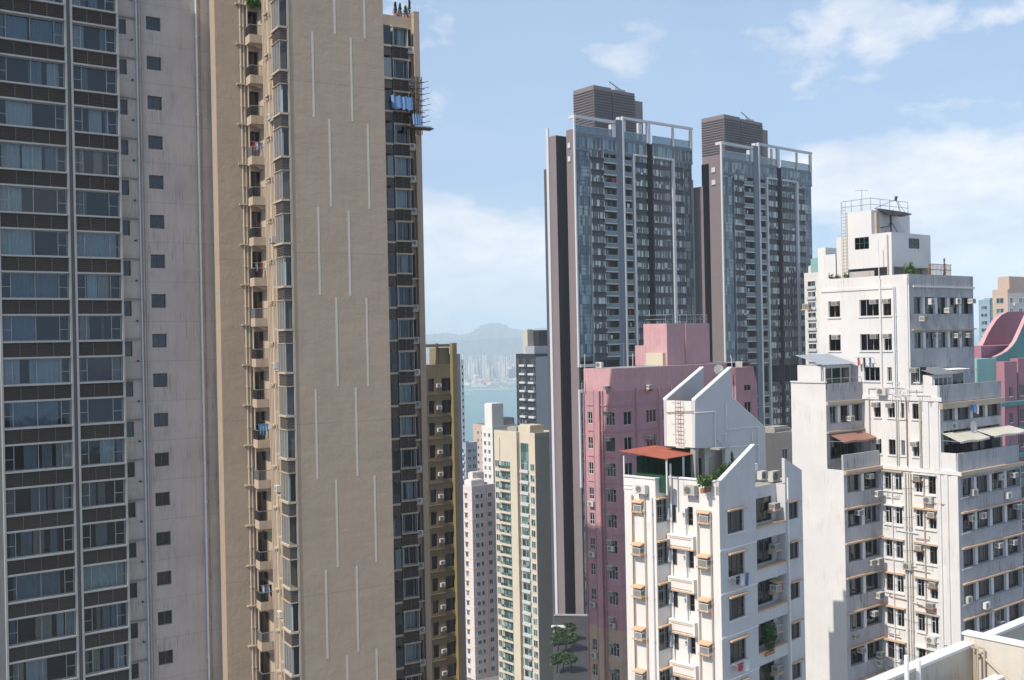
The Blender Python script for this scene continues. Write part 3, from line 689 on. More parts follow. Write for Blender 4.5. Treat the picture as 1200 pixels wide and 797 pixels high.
# wing windows, louvres, ledges
ww = wxb - wxa
for i, k in enumerate(range(-1, 23)):
    zz = zh0 - WF * k
    cst = [((.45, .95, cw),), None, ((0, .2, cg),), None, ((.1, .95, cw),), ((0, .98, cw),), None][i % 7]
    A.put(window(ww, 1.67, 'frame_grey', (.2, .8) if i % 2 else (.15, .5), None, cst, .2, 'glass', rd=1.3), 'R', (wxa + wxb) / 2, zz - 1.85, WYp - .3)
    s_ = MB(); s_.box(wxa - .15, wxb + .2, WYp - .5, WYp - .003, zz - .17, zz - .02, 'beige_trim'); s_.box(wxa - .15, wxb + .1, WYp - .5, WYp - .003, zz - 2.0, zz - 1.86, 'beige_trim')
    s_.box(wxb + .0, wxb + .06, WYp - .5, WYp - .003, zz - 1.86, zz - .17, 'frame_grey'); s_.box(wxa - .08, wxa - .0, WYp - .5, WYp - .003, zz - 1.86, zz - .17, 'frame_grey')
    A.part('ledge', s_)
    A.put(louvre_panel(ww + .1, .98), 'R', (wxa + wxb) / 2, zz - 2.99, WYp - .4)
    s_ = MB(); s_.box(wxc - .1, wxd + .1, WYp - .42, WYp - .003, zz - 2.45, zz - 2.32, 'beige_trim'); A.part('ledge', s_)
    if i % 5 != 2: A.put(ac_split(.55, .5, .3), 'R', wxc + .3, zz - 2.3, WYp - .02)
    # glass of the side bay next to the blank wall
    s_ = MB(); s_.box(wxa - 1.2, wxa - .35, WYp - .9, WYp - .003, zz - 2.2, zz - 2.0, 'beige_trim'); s_.box(wxa - 1.15, wxa - .4, WYp - .85, WYp - .003, zz - 3.0, zz - 2.21, 'louvre')
    o_ = A.part('bay_window', s_)
    s_ = MB(); s_.box(wxa - 1.15, wxa - .4, WYp - .82, WYp - .003, zz - 1.999, zz - .2, 'dark_glass'); A.part('pane', s_, parent=o_)
wn_ = MB()
for i in range(23):
    zz = zh0 - WF * i; wn_.box(wxc + .03, wxd - .03, WYp + .42, WYp + .46, zz - 2.28, zz - .12, 'room')
A.part('recess_back', wn_)
# wing parapet planting
for i, (px, h) in enumerate(((463.5, 1.1), (469, 1.0), (475.5, .9), (480, 1.7))):
    x, _ = A.R(px, 20, WYp + .4); p = A.root.matrix_world if False else None
    c, n = math.cos(A.yaw), math.sin(A.yaw)
    wp = A.o + Vector((x * c - (WYp + .4) * n, x * n + (WYp + .4) * c, wtop))
    tr = thing('potted_shrub', ['small conical shrub, first from the left on the beige wing roof edge', 'low bushy shrub, second from the left on the beige wing roof edge', 'thin low shrub, third from the left on the beige wing roof edge', 'tallest dark cone shrub on the beige wing roof edge'][i], 'shrub', wp, 0, 'shrubs on the beige wing roof')
    mb = MB(); mb.prism([(.0 + .22 * math.cos(a * 1.05), .22 * math.sin(a * 1.05)) for a in range(6)], 'z', 0, .35, 'terracotta'); obj('pot', mb, tr)
    mb = MB()
    for q in range(8): f = q / 8; leaves(mb, (0, 0, .4 + h * f), .3 * (1 - f) + .05, .3 * (1 - f) + .05, h / 9, 30, .09, ['leaf_dark'])
    obj('foliage', mb, tr)
# bamboo scaffold hanging off the wing
sc = thing('scaffold', 'bamboo scaffold with poles sticking out from the beige tower side, high up', 'scaffold', A.o, A.yaw)
mb = MB(); sx0, sz0 = A.R(482, 150, WYp - .8); sx1, sz1 = A.R(493, 98, WYp - .8)
for q in range(7):
    xx = sx0 + (sx1 - sx0) * q / 6; mb.tube([(xx, WYp - .9, sz0 - .6), (xx + random.uniform(-.1, .1), WYp - .9, sz1 + .6)], .045, 'bamboo', 5)
for q in range(9):
    zz = sz0 + (sz1 - sz0) * q / 8; mb.tube([(sx0 - .1, WYp - .95, zz), (sx1 + .3, WYp - .95, zz + random.uniform(-.15, .15))], .04, 'bamboo', 5)
    mb.tube([(sx1 - .3, WYp + 1.0, zz + .1), (sx1 + .6 + random.uniform(-.2, .3), WYp - 1.3, zz + .15)], .03, 'bamboo', 5)
for q in range(4): mb.tube([(sx0, WYp - 1.0, sz0 + q), (sx1, WYp - 1.0, sz0 + q + 1.6)], .035, 'bamboo', 5)
obj('pole_frame', mb, sc)
mb = MB(); xx, zz = A.R(484, 149, WYp - 1.2); x2, _ = A.R(506, 149, WYp - 1.2); mb.box(xx - .5, x2, WYp - 1.6, WYp - .7, zz - .12, zz, 'bamboo'); mb.box(xx, x2 - .3, WYp - 1.62, WYp - 1.55, zz, zz + .12, 'steel'); obj('platform', mb, sc)
def drape(px0, py0, px1, py1, y, label):
    mb = MB(); x0, z1 = A.R(px0, py0, y); x1, z0 = A.R(px1, py1, y); n = 10
    g_ = [[(x0 + (x1 - x0) * i / n, y - .15 * abs(math.sin(i * 1.3)) - .2 * (1 - j / 4), z0 + (z1 - z0) * j / 4 + .12 * math.sin(i * 2.1)) for i in range(n + 1)] for j in range(5)]
    for a, b_ in zip(g_, g_[1:]):
        for i in range(n): mb.poly([a[i], a[i + 1], b_[i + 1], b_[i]], 'blue_sheet')
    thing('tarpaulin', label, 'tarpaulin', A.o, A.yaw, None, mb)
drape(458, 112, 483, 130, WYp - 1.0, 'wide blue and white plastic sheet tied over a beige tower window')
drape(483, 134, 493, 148, WYp - 1.2, 'small blue plastic sheet at the foot of the bamboo scaffold')
# plant overhanging the top balcony
mb = MB(); bx, bz = A.R(297, 3, NB - .3); leaves(mb, (bx, NB - .3, bz), .75, .5, .5, 520, .12, ['leaf', 'leaf_bright'], .5)
thing('balcony_plant', 'green bush spilling over the topmost balcony of the beige tower', 'plant', A.o, A.yaw, None, mb)

# ================================================================== TWIN DARK TOWERS
def bay_win(w_, h, d, gl, fr, nm=3, slab='frame_dark', spand=0.0):
    k = ('bay', round(w_, 2), h, d, gl, fr, nm, slab, spand)
    if k in _cache: return _cache[k]
    m = MB(); x = w_ / 2
    m.box(-x, x, -d, -.003, -.14, 0, slab); m.box(-x, x, -d, -.003, h, h + .12, slab)
    if spand: m.box(-x, x, -d + .03, -.003, -.14 - spand, -.141, gl)
    m.box(-x + .03, x - .03, -d + .05, -.004, .001, h - .001, gl)
    for i in range(nm + 1):
        xx = -x + .03 + (w_ - .06) * i / nm; m.box(xx - .035, xx + .035, -d - .0, -d + .049, .002, h - .002, fr)
    _cache[k] = ('window', m.mesh('window'), []); return _cache[k]
def tower_balcony(w_, d=1.3):
    k = ('tb', round(w_, 2), d)
    if k in _cache: return _cache[k]
    m = MB(); x = w_ / 2
    m.box(-x, x, -.45, -.003, -.2, .06, 'tower_white'); m.box(-x, x, .0, d, -.2, .059, 'tower_grey')
    m.box(-x + .05, x - .05, -.42, -.39, .1, 1.05, 'balustrade'); m.box(-x + .02, x - .02, -.44, -.37, 1.051, 1.1, 'frame_white')
    m.box(-x, -x + .05, -.4, .0, .1, 1.05, 'balustrade')
    m.box(-x, x, d, d + .05, .06, 2.75, 'dark_glass'); m.box(-.04, .04, d - .05, d - .003, .06, 2.6, 'frame_white')
    _cache[k] = ('balcony', m.mesh('balcony'), []); return _cache[k]
def dark_tower(px, py0, D, yaw, label, ytop, side, core, rear_drop=0.0, base=None):
    b = B('apartment_tower', label, 'apartment tower', px, D, yaw, py0)
    if base is None:
        X = {}
        for n_, p in dict(f0=676.6, g1=692, w1=707.5, b1=722.5, f1=730.5, b2=740.5, f2=744, w2=758, s1=765.5, w3=774.5, w4=786, f3=790.5, w5=801, g2=811.5).items(): X[n_] = b.R(p, 260, 0)[0]
        base = X
    X = base; Yl = {'a': b.L(side[0], 260, 0)[0]}
    zt = b.R(px, ytop, 0)[1]                  # top of the glass parapet
    F = 3.1; zg = zt - 2.6                    # roof level
    W_ = X['g2']; ya = Yl['a']
    zf = [zg - 6.3 - F * k for k in range(0, 48)]       # floor levels (floor k sits at zf[k])
    ref = 17                                   # refuge floor
    wm = MB(); holes = []
    for k, z in enumerate(zf):
        if z < 2: break
        if k in (ref, ref + 1):
            if k == ref + 1: holes += [(X[a] + .15, X[c] - .15, z + .5, z + 5.2) for a, c in (('f0', 'g1'), ('g1', 'w1'), ('w1', 'b1'), ('f1', 'b2'), ('f2', 'w2'), ('s1', 'w3'), ('w3', 'w4'), ('f3', 'w5'), ('w5', 'g2'))]
            continue
        for a, c in (('w1', 'b1'), ('f1', 'b2')): holes.append((X[a] + .05, X[c] - .05, z + .0, z + 2.8))
    holes.append((X['w2'], X['s1'], 3, zt - 2.6))
    wm.wall('R', 0, 0, W_, 0, zg, holes, 2.2, 'tower_grey', 'tower_dark')  # openings and slot lined near-black, painting in the shade inside them
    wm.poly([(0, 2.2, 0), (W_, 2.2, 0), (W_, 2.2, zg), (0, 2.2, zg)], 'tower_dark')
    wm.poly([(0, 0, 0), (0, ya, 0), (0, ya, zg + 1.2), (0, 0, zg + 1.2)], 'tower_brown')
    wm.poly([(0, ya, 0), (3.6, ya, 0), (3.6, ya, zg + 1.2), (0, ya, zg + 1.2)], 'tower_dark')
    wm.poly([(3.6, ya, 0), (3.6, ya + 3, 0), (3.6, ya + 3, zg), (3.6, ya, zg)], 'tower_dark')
    y2 = ya + 2.0
    if 'rx' not in Yl: Yl['rx'] = b.R(side[1], 260, y2)[0]; Yl['y3'] = b.L(side[2], 260, Yl['rx'])[0]; Yl['y4'] = b.L(side[3], 260, Yl['rx'])[0]
    rx = Yl['rx']; y3 = Yl['y3']; y4 = Yl['y4']; zr = zg + .2 - rear_drop
    wm.box(rx, 4.2, y2, y3, 0, zr, 'tower_brown'); wm.poly([(rx + .01, y2 - .01, 0), (4.2, y2 - .01, 0), (4.2, y2 - .01, zr - .01), (rx + .01, y2 - .01, zr - .01)], 'tower_dark')  # notch-side face near-black, its shade put into the colour
    wm.box(rx, 3, y3 + 1.0, y4, 0, zr - 8, 'tower_grey')
    BK = max(y3, ya + 4)
    wm.poly([(W_, 0, 0), (W_, BK, 0), (W_, BK, zg), (W_, 0, zg)], 'tower_grey')
    wm.poly([(3.6, BK, 0), (W_, BK, 0), (W_, BK, zg), (3.6, BK, zg)], 'tower_grey')
    wm.poly([(3.6, 0, zg), (W_, 0, zg), (W_, BK, zg), (3.6, BK, zg)], 'roof_felt'); wm.poly([(0, 0, zg), (3.599, 0, zg), (3.599, ya, zg), (0, ya, zg)], 'roof_felt')
    b.part('wall', wm)
    # fins
    def fin(x0, x1, z0, z1, d, mt): m = MB(); m.box(x0, x1, -d, -.003, z0, z1, mt); b.part('fin', m)
    zc = zt + 2.0
    zlow = zf[ref] + .6
    fin(-.40, .05, zlow, zc, .5, 'tower_white'); fin(-.40, .05, zlow - 30, zlow - 5.6, .5, 'tower_white')
    m = MB(); m.box(.051, X['g1'], -.7, -.1, zlow, zlow + .7, 'tower_white'); b.part('fin', m)
    m = MB(); m.box(.051, X['g1'], -.7, -.1, zlow - 6.3, zlow - 5.6, 'tower_white'); b.part('fin', m)
    fin(X['b1'], X['f1'], 0, zt + 2.4, .55, 'tower_blue'); fin(X['f1'] - .25, X['f1'] + .25, 0, zt + 3.4, .7, 'tower_white')
    fin(X['b2'] + .4, X['f2'] - .1, 0, zf[0] + 3.0, .6, 'tower_white')
    fin(X['w4'] + .5, X['f3'] - .1, 0, zf[0] + 3.0, .6, 'tower_white')
    fin(X['g1'] - .25, X['g1'] + .2, 0, zf[0], .5, 'tower_blue')
    m = MB(); m.box(X['f2'], X['w2'] - .1, -.8, -.3, zf[0] + 2.5, zf[0] + 3.0, 'tower_white'); b.part('fin', m)
    m = MB(); m.box(X['s1'] + .2, X['w4'], -.8, -.3, zf[0] + 2.5, zf[0] + 3.0, 'tower_white'); b.part('fin', m)
    m = MB(); m.box(rx - .35, rx - .003, y3 - .1, y3 + .8, 0, zr + 2.2, 'tower_white'); b.part('fin', m)
    # windows
    cnt = 0; rest = MB(); fl = 0; rd_ = random.Random(int(D))
    for k, z in enumerate(zf):
        if z < 3 or k in (ref, ref + 1): continue
        cols = [('f0', 'g1', 2.0, 'tower_glass_blue', .25, 2, .9), ('g1', 'w1', 1.6, 'tower_glass', .55, 2, 0), ('f2', 'w2', 1.6, 'tower_glass', .55, 2, 0), ('s1', 'w3', 1.7, 'tower_glass', .45, 2, 0), ('w3', 'w4', 1.9, 'tower_glass', .15, 2, 0), ('f3', 'w5', 1.75, 'tower_glass', .45, 2, 0), ('w5', 'g2', 2.0, 'tower_glass_blue', .2, 2, .9)]
        for (a, c, h, gl, d, nm, spd) in cols:
            x0, x1 = X[a] + .12, X[c] - .12
            pr = bay_win(x1 - x0, h, d, gl, 'frame_white' if d > .3 else 'frame_grey', nm, 'tower_grey' if d > .3 else 'frame_dark', spd)
            if cnt < 100: b.put(pr, 'R', (x0 + x1) / 2, z + .95, 0); cnt += 1
            else:
                off = len(rest.v); xm = (x0 + x1) / 2
                rest.v += [(v.co.x + xm, v.co.y, v.co.z + z + .95) for v in pr[1].vertices]
                for p in pr[1].polygons: rest.f.append(tuple(off + i for i in p.vertices)); rest.m.append(rest.mi(pr[1].materials[p.material_index].name))
        for a, c in (('w1', 'b1'), ('f1', 'b2')):
            x0, x1 = X[a] + .06, X[c] - .06
            pr = tower_balcony(x1 - x0); b.put(pr, 'R', (x0 + x1) / 2, z, 0)
    b.part('window', rest, kind='stuff')
    # dark slats in the slot
    # crown: double height glazing, teal band, glass parapet, pergola
    for (a, c) in ((.1, X['b1'] - .1), (X['f1'] + .5, X['w2']), (X['s1'], W_)):
        m = MB(); m.box(a, c, -.35, -.003, zg - 3.4, zg - .5, 'tower_glass_blue')
        n_ = int((c - a) / 1.3)
        for i in range(n_ + 1): xx = a + (c - a) * i / n_; m.box(xx - .06, xx + .06, -.42, -.351, zg - 3.3, zg - .6, 'frame_grey')
        b.part('window', m)
        m = MB(); m.box(a, c, -.5, -.003, zg - 4.2, zg - 3.41, 'tower_blue'); b.part('band', m)
        m = MB(); m.box(a, c, -.45, -.003, zg - .499, zg + .3, 'tower_blue'); b.part('band', m)
        m = MB(); m.box(a, c, -.3, -.22, zg + .301, zt - .4, 'glass'); m.box(a, c, -.33, -.19, zt - .399, zt - .3, 'frame_white'); b.part('balustrade', m)
    def beam(x0, x1, y, z, hh=.8): m = MB(); m.box(x0, x1, y, y + .6, z - hh * .8, z, 'tower_white'); b.part('pergola_beam', m)
    def post(x, y, z0, z1, s_=.8): m = MB(); m.box(x, x + s_, y, y + .7, z0, z1, 'tower_white'); b.part('pergola_post', m)
    beam(.06, X['b1'] - .4, -.6, zc, .9); m = MB(); m.box(-.40, .05, .0, 1.6, zc - .8, zc, 'tower_white'); b.part('pergola_beam', m)
    m = MB(); m.box(X['b1'] - 1.2, X['b1'] - .2, -.6, 1.0, zg + .31, zc - .91, 'tower_white'); b.part('pergola_post', m)
    m = MB(); m.box(X['f1'] - .6, X['f1'] + 1.6, .1, 1.4, zg + .31, zt + 3.39, 'tower_white'); b.part('pergola_post', m)
    beam(X['f1'] + .46, X['w2'] - .0, -.6, zt + 3.4, .8)
    post(X['w2'] - 2.2, .2, zg + .31, zt + 2.6, 1.3); post(X['w2'] + .2, -.6, zg, zt + 3.4, 1.2)
    beam(X['w2'] + 1.41, W_ + .3, -.6, zt + 3.4, .8); post((X['s1'] + W_) / 2, -.5, zg, zt + 2.59, .5); post(W_ - .8, -.5, zg, zt + 2.59, .9)
    # plant room with louvres
    cx0, cx1, cx2 = (b.R(q, 130, 7)[0] for q in core[:3]); zc1 = b.R(core[0], core[3], 7)[1]
    m = MB(); m.box(cx0, cx1 - .4, 7, 15, zg, zc1 + .3, 'tower_brown'); m.box(cx1 - .39, cx1 + .1, 7.8, 14, zg, zc1 - .2, 'tower_white'); m.box(cx1 + .11, cx2, 7, 15, zg, zc1, 'tower_brown'); m.box(cx2 + .01, cx2 + 4, 8, 14, zg, zc1 - 1.6, 'tower_brown'); b.part('plant_room', m)
    nl = 0
    for (a, c) in ((cx0, cx1 - .4), (cx1 + .11, cx2)):
        m = MB(); z = zg + 3.8
        while z < zc1 - .5: m.box(a + .1, c - .1, 6.72, 6.99, z, z + .26, 'tower_grey'); m.box(a - .2, a - .003, 7.1, 14.9, z, z + .26, 'tower_grey'); z += .72
        b.part('louvre', m)
    m = MB(); m.tube([(cx2 - 5, 9, zc1), (cx2 - 5, 9, zc1 + 1.6)], .15, 'steel'); m.tube([(cx2 - 7.5, 9, zc1 + 2.6), (cx2 - 2.5, 9, zc1 + .6)], .16, 'steel'); m.box(cx2 - 4.6, cx2 - 2.0, 8.5, 9.6, zc1 + .003, zc1 + .9, 'steel'); b.part('gondola_crane', m)
    # brown side details
    for i in range(1, 3):
        m = MB(); m.box(-.3, -.003, ya * .45, ya * .75, zg - 3.4 * i, zg - 3.4 * i + 1.3, 'tower_white'); b.part('vent', m)
    return b, base
D1, base_ = dark_tower(675, 260, 262, 38, 'tall dark glass tower with white pergola crown, nearer and left one of the twin pair', 144.5, (665.5, 653.3, 645.2, 638.5), (696, 718, 744, 101))
D2, _ = dark_tower(846.5, 260, 285, 41, 'tall dark glass tower, farther and right one of the twin pair with white pergola crown', 175, (832, 824.5, 813, 810), (848, 868, 893, 135), 7.0, base_)

# ================================================================== generic far block
def block(name, label, cat, px, py, D, yaw, WR, WL, ytop, wall, colsR=(), colsL=(), FH_=3.0, floors=20, gz=None, group=None, wallR=None, gl='dark_glass', fr='frame_white', roofs=(), limit=100, win_h=1.4, bal=(), band=None, start=.6, slab=None):
    b = B(name, label, cat, px, D, yaw, py, gz=gz, group=group)
    zt = b.R(px, ytop, 0)[1]
    m = MB(); m.box(0, WR, 0, WL, 0, zt, wall)
    if wallR: m.poly([(0, -.004, 0), (WR, -.004, 0), (WR, -.004, zt), (0, -.004, zt)], wallR)
    b.part('wall', m)
    m = MB()
    m.box(0, WR, -.02, .2, zt, zt + 1.0, wall); m.box(-.02, .2, .201, WL, zt, zt + 1.0, wall); m.box(WR - .2, WR, .201, WL, zt, zt + 1, wall); m.box(.201, WR - .201, WL - .2, WL, zt, zt + 1, wall); b.part('parapet', m)
    cnt = 0; rest = MB()
    for k in range(floors):
        z = zt - start - FH_ * k - 2.3
        if z < 1: break
        for face, cols in (('R', colsR), ('L', colsL)):
            for (a, c) in cols:
                if face == 'L': a, c = min(a, c), max(a, c)
                pr = far_win(c - a, win_h, gl, fr)
                if cnt < limit: b.put(pr, face, (a + c) / 2, z, 0); cnt += 1
                else:
                    off = len(rest.v)
                    for v in pr[1].vertices: rest.v.append((v.co.x + (a + c) / 2, v.co.y, v.co.z + z) if face == 'R' else (v.co.y, -v.co.x + (a + c) / 2, v.co.z + z))
                    for p in pr[1].polygons: rest.f.append(tuple(off + i for i in p.vertices)); rest.m.append(rest.mi(pr[1].materials[p.material_index].name))
        for (face, a, c, d, mt) in bal:
            s_ = MB()
            if face == 'R': s_.box(a, c, -d, -.003, z - .8, z - .1, mt)
            else: s_.box(-d, -.003, a, c, z - .8, z - .1, mt)
            b.part('balcony', s_)
    if rest.v: b.part('window', rest, kind='stuff')
    if band:
        s_ = MB()
        for k in range(floors):
            z = zt - start - FH_ * k - 2.75
            if z < 1: break
            s_.box(-.08, WR + .05, -.08, -.003, z, z + .18, band); s_.box(-.08, -.003, -.002, WL, z, z + .18, band)
        b.part('string_course', s_)
    for (x0, x1, y0, y1, h, mt) in roofs:
        s_ = MB(); s_.box(x0, x1, y0, y1, zt + .003, zt + h, mt); s_.box(x0 + .3, x1 - .3, y0 + .3, y1 - .3, zt + h, zt + h + .25, mt); b.part('roof_house', s_)
    return b, zt
def far_win(w_, h, gl, fr):
    k = ('fw', round(w_, 2), h, gl, fr)
    if k in _cache: return _cache[k]
    m = MB(); x = w_ / 2
    m.box(-x, x, -.02, -.003, 0, h, gl)
    for (a, b_, c, d) in ((-x - .05, x + .05, -.07, 0), (-x - .05, x + .05, h, h + .07)): m.box(a, b_, -.1, -.003, c, d, fr)
    for xx in ((-x, x) if w_ < 1.2 else (-x, 0, x)): m.box(xx - .035, xx + .035, -.06, -.021, .0, h, fr)
    _cache[k] = ('window', m.mesh('window'), []); return _cache[k]

# ------------------------------------------------------------------ olive block beside the beige tower
O_, zo = None, None
O_ = B('apartment_block', 'olive-brown apartment block with a yellow roof frame, squeezed beside the beige tower', 'apartment block', 533, 143, 34, 430)
zt = O_.R(533, 402, 0)[1]; x1 = 0; x0 = O_.R(492, 430, 0)[0]
zw = O_.R(520, 427, 0)[1]
m = MB(); hl = []
wxs = [(O_.R(p, 450, 0)[0], O_.R(q, 450, 0)[0]) for p, q in ((502, 509), (517.5, 529))]
wxs = [(wxs[0][0], wxs[0][1]), wxs[1]]
for k in range(26):
    z = O_.R(523, 443, 0)[1] - 2.98 * k
    for a, c in wxs: hl.append((a, c, z - 1.75, z))
m.wall('R', 0, x0, x1, 0, zw, hl, .3, 'olive_wall')
m.poly([(x1, 0, 0), (x1, 12, 0), (x1, 12, zw), (x1, 0, zw)], 'olive_wall'); m.poly([(x0, 0, 0), (x0, 12, 0), (x0, 12, zw), (x0, 0, zw)], 'olive_wall'); m.poly([(x0, 12, 0), (x1, 12, 0), (x1, 12, zw), (x0, 12, zw)], 'olive_wall'); m.poly([(x0, .0, zw), (x1, .0, zw), (x1, 12, zw), (x0, 12, zw)], 'roof_felt')
O_.part('wall', m)
m = MB(); m.box(-.75, -.05, -.7, -.003, 0, zt, 'olive_bright'); O_.part('pilaster', m)  # brighter olive puts the sun on this pilaster into its colour
m = MB(); m.box(0.01, 1.1, .3, 8, 0, zt - 1.5, 'slate_wall'); O_.part('side_wall', m)
for k in range(26):
    z = O_.R(523, 443, 0)[1] - 2.98 * k
    for j, (a, c) in enumerate(wxs):
        cst = ((.0, .9, cw),) if (k * 3 + j) % 5 == 0 else None
        O_.put(window(c - a, 1.75, 'frame_dark', (.5,) if j else (), None, cst, .2, 'glass_dark'), 'R', (a + c) / 2, z - 1.75, 0)
    O_.put(ac_split(.7, .5, .3), 'R', (wxs[0][1] + wxs[1][0]) / 2, z - 1.2, 0)
    s_ = MB(); s_.box(x0, -.76, -.12, -.003, z - 2.2, z - 2.08, 'olive_wall'); O_.part('string_course', s_)
for (a, c, y0, y1, z0, z1) in ((x0, -.76, 0, .35, zt - .5, zt - .1), (x0 + .2, x0 + .7, .36, .8, zw, zt - .1), (O_.R(513, 420, 0)[0], O_.R(513, 420, 0)[0] + .3, 0.36, .7, zw, zt), (O_.R(516, 410, 0)[0], O_.R(528, 410, 0)[0], .36, 3, zw, zt - .6)):
    s_ = MB(); s_.box(a, c, y0, y1, z0, z1, 'olive_wall'); O_.part('roof_frame', s_)

# ------------------------------------------------------------------ cream and green block (E)
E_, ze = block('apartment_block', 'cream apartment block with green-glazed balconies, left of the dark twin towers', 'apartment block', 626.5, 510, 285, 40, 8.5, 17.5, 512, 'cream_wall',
               colsR=((6.0, 6.8),), colsL=((.4, 2.0), (2.7, 6.0), (9.8, 14.6), (15.5, 17.2)), FH_=3.0, floors=24, wallR='cream_shade', gl='green_glass', fr='frame_white',  # wallR: darker cream, the shade of that face painted in
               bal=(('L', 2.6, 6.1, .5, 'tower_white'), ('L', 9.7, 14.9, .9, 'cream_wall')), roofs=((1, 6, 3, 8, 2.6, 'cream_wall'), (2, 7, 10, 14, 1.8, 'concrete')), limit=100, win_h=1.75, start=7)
s_ = MB(); s_.box(-1.1, -.003, 6.4, 9.3, 0, ze + 1.0, 'cream_wall'); E_.part('pier', s_)
s_ = MB(); s_.box(-.05, -.003, 2.7, 6.0, ze - 7.5, ze - 1.5 - .5, 'green_glass'); E_.part('stair_glazing', s_)
s_ = MB(); s_.box(-.25, -.003, 15.0, 15.3, 0, ze - 1, 'cream_wall'); E_.part('pier', s_)
for k in range(23):
    z = ze - 9.3 - 3 * k
    s_ = MB(); s_.box(-.95, -.91, 9.8, 14.6, z - .1 + .003, z + .6, 'green_glass'); E_.part('balustrade', s_)
# ------------------------------------------------------------------ pink-white lower block (F)
F_, zf_ = block('apartment_block', 'pale pinkish apartment block with small hooded windows, left of the cream and green block', 'apartment block', 553, 580, 322, 40, 9.5, 6.5, 574, 'pinkwhite_wall',
               colsR=((1.2, 2.6), (3.3, 4.2), (6.2, 7.6)), colsL=((2.4, 3.6),), FH_=3.0, floors=28, gl='dark_glass', roofs=((1, 6, 1.5, 5, 2.4, 'ivory_wall'), (3.5, 8, 4, 6.3, 4.4, 'pinkwhite_wall')), band='pinkwhite_wall', win_h=1.3)
s_ = MB(); s_.tube([(5.3, -.2, 0), (5.3, -.2, zf_)], .12, 'rust'); F_.part('pipe', s_); s_ = MB(); s_.tube([(8.6, -.2, 0), (8.6, -.2, zf_)], .12, 'pipe_pink'); F_.part('pipe', s_)
for k in range(27):
    s_ = MB(); z = zf_ - 1.3 - 3 * k; s_.box(-.5, -.003, 2.2, 3.9, z, z + .12, 'peach_trim'); F_.part('hood', s_)
# roofs behind F and E
block('apartment_block', 'orange-peach apartment block with tiny windows, behind the pinkish block', 'apartment block', 568, 500, 420, 34, 7, 9, 501, 'peach_wall', colsR=((1, 2), (3.4, 4.4), (5.4, 6.2)), colsL=((1.5, 2.6), (4.4, 5.6)), FH_=3, floors=14, win_h=1.2, limit=60)
_, zz = block('apartment_block', 'white apartment block with a stepped roof house, behind the cream and green block', 'apartment block', 577, 500, 380, 38, 12, 6.5, 503, 'ivory_wall', colsR=((1, 2.4), (3.6, 5), (6.4, 8)), colsL=((1.4, 2.6), (4.0, 5.2)), FH_=3, floors=12, roofs=((.3, 5.5, .5, 5, 9.0, 'ivory_wall'), (5.8, 11, 1, 6, 3.4, 'concrete')), win_h=1.3, limit=60)
block('apartment_block', 'slender white apartment block against the harbour, beside the olive block', 'apartment block', 541, 480, 470, 40, 1.6, 4.5, 424, 'ivory_wall', colsR=((.4, 1.3),), colsL=((1.6, 3.0),), FH_=3, floors=26, win_h=1.3)
block('apartment_block', 'dark grey glazed block with white balconies, low beside the olive block', 'apartment block', 546, 530, 400, 40, 5.5, 5.2, 522, 'slate_wall', colsR=((.8, 2.4), (3.2, 4.8)), colsL=((1.0, 3.8),), FH_=3, floors=14, gl='dark_glass', bal=(('L', .6, 4.2, .6, 'tower_white'),), win_h=1.5)
# dark balcony tower (G)
G_, zg_ = block('apartment_tower', 'dark tower with rows of white balconies and a blank side, in front of the harbour', 'apartment tower', 628, 450, 365, 34, 12, 12.0, 418, 'tower_dark', colsR=(), colsL=((.6, 3.4), (6.0, 8.8), (9.8, 11.2)), FH_=3.0, floors=26, gl='dark_glass', fr='frame_dark', wallR='slate_wall',
                bal=(('L', .3, 3.7, .9, 'tower_white'), ('L', 5.7, 9.1, .9, 'tower_white')), roofs=((-.0, 10, .5, 6, 3.4, 'slate_wall'), (3, 11, 2, 7, 9, 'tower_dark'), (.3, 2.9, 5, 7.8, 9.4, 'cream_shade')), win_h=2.0, start=.4)
s_ = MB(); s_.box(8.0, 11.5, -.6, -.01, zg_ - 20, zg_ + 1, 'ivory_wall'); G_.part('pier', s_)
# right-hand distance
block('apartment_tower', 'slim pale tower with dark windows, just right of the farther dark twin', 'apartment tower', 960, 350, 300, 38, 6, 5, 323, 'ivory_wall', colsR=((1, 2.6), (3.6, 5.2)), colsL=((1.2, 3.8),), FH_=3, floors=24, bal=(('L', 1.0, 4.0, .5, 'tower_white'),), roofs=((.5, 3, .5, 3, 5, 'teal_light'), (2, 6, 2, 5, 3, 'ivory_wall')))
block('apartment_tower', 'white tower top with a plain flat roof, just left of the white block penthouse', 'apartment tower', 968, 330, 210, 38, 7, 1.8, 296, 'ivory_wall', colsR=((5.0, 6.0),), FH_=3, floors=8, roofs=())
block('apartment_tower', 'bright blue apartment tower in the far right distance', 'apartment tower', 1160, 370, 420, 40, 9, 4.5, 354, 'blue_wall', colsR=((1.2, 2.2), (5, 6.2)), colsL=((1, 3.6),), FH_=3, floors=20, roofs=((3, 8, 1, 4, 1.5, 'slate_wall'),), wallR='blue_wall')
block('apartment_tower', 'beige and green apartment tower with an orange roof house, far right edge', 'apartment tower', 1181, 350, 300, 38, 16, 4.5, 343, 'peach_wall', colsR=((1, 2.6), (6.4, 8.2), (9.0, 11.5), (12, 14)), colsL=((1.2, 3.4),), FH_=3, floors=14, gl='green_glass', wallR='pinkwhite_wall', roofs=((3.0, 16, 1, 4.4, 4.6, 'peach_wall'),), bal=(('R', 3.0, 5.2, .5, 'tower_white'),))
block('apartment_block', 'low pale yellow flat-roofed block just left of the big stepped white block', 'apartment block', 905, 520, 150, 40, 7, 4, 516, 'cream_wall', colsR=((2.2, 3.5),), colsL=((1.4, 2.4),), FH_=3, floors=8, roofs=((2, 6, 1, 3.6, 1.4, 'concrete'),))

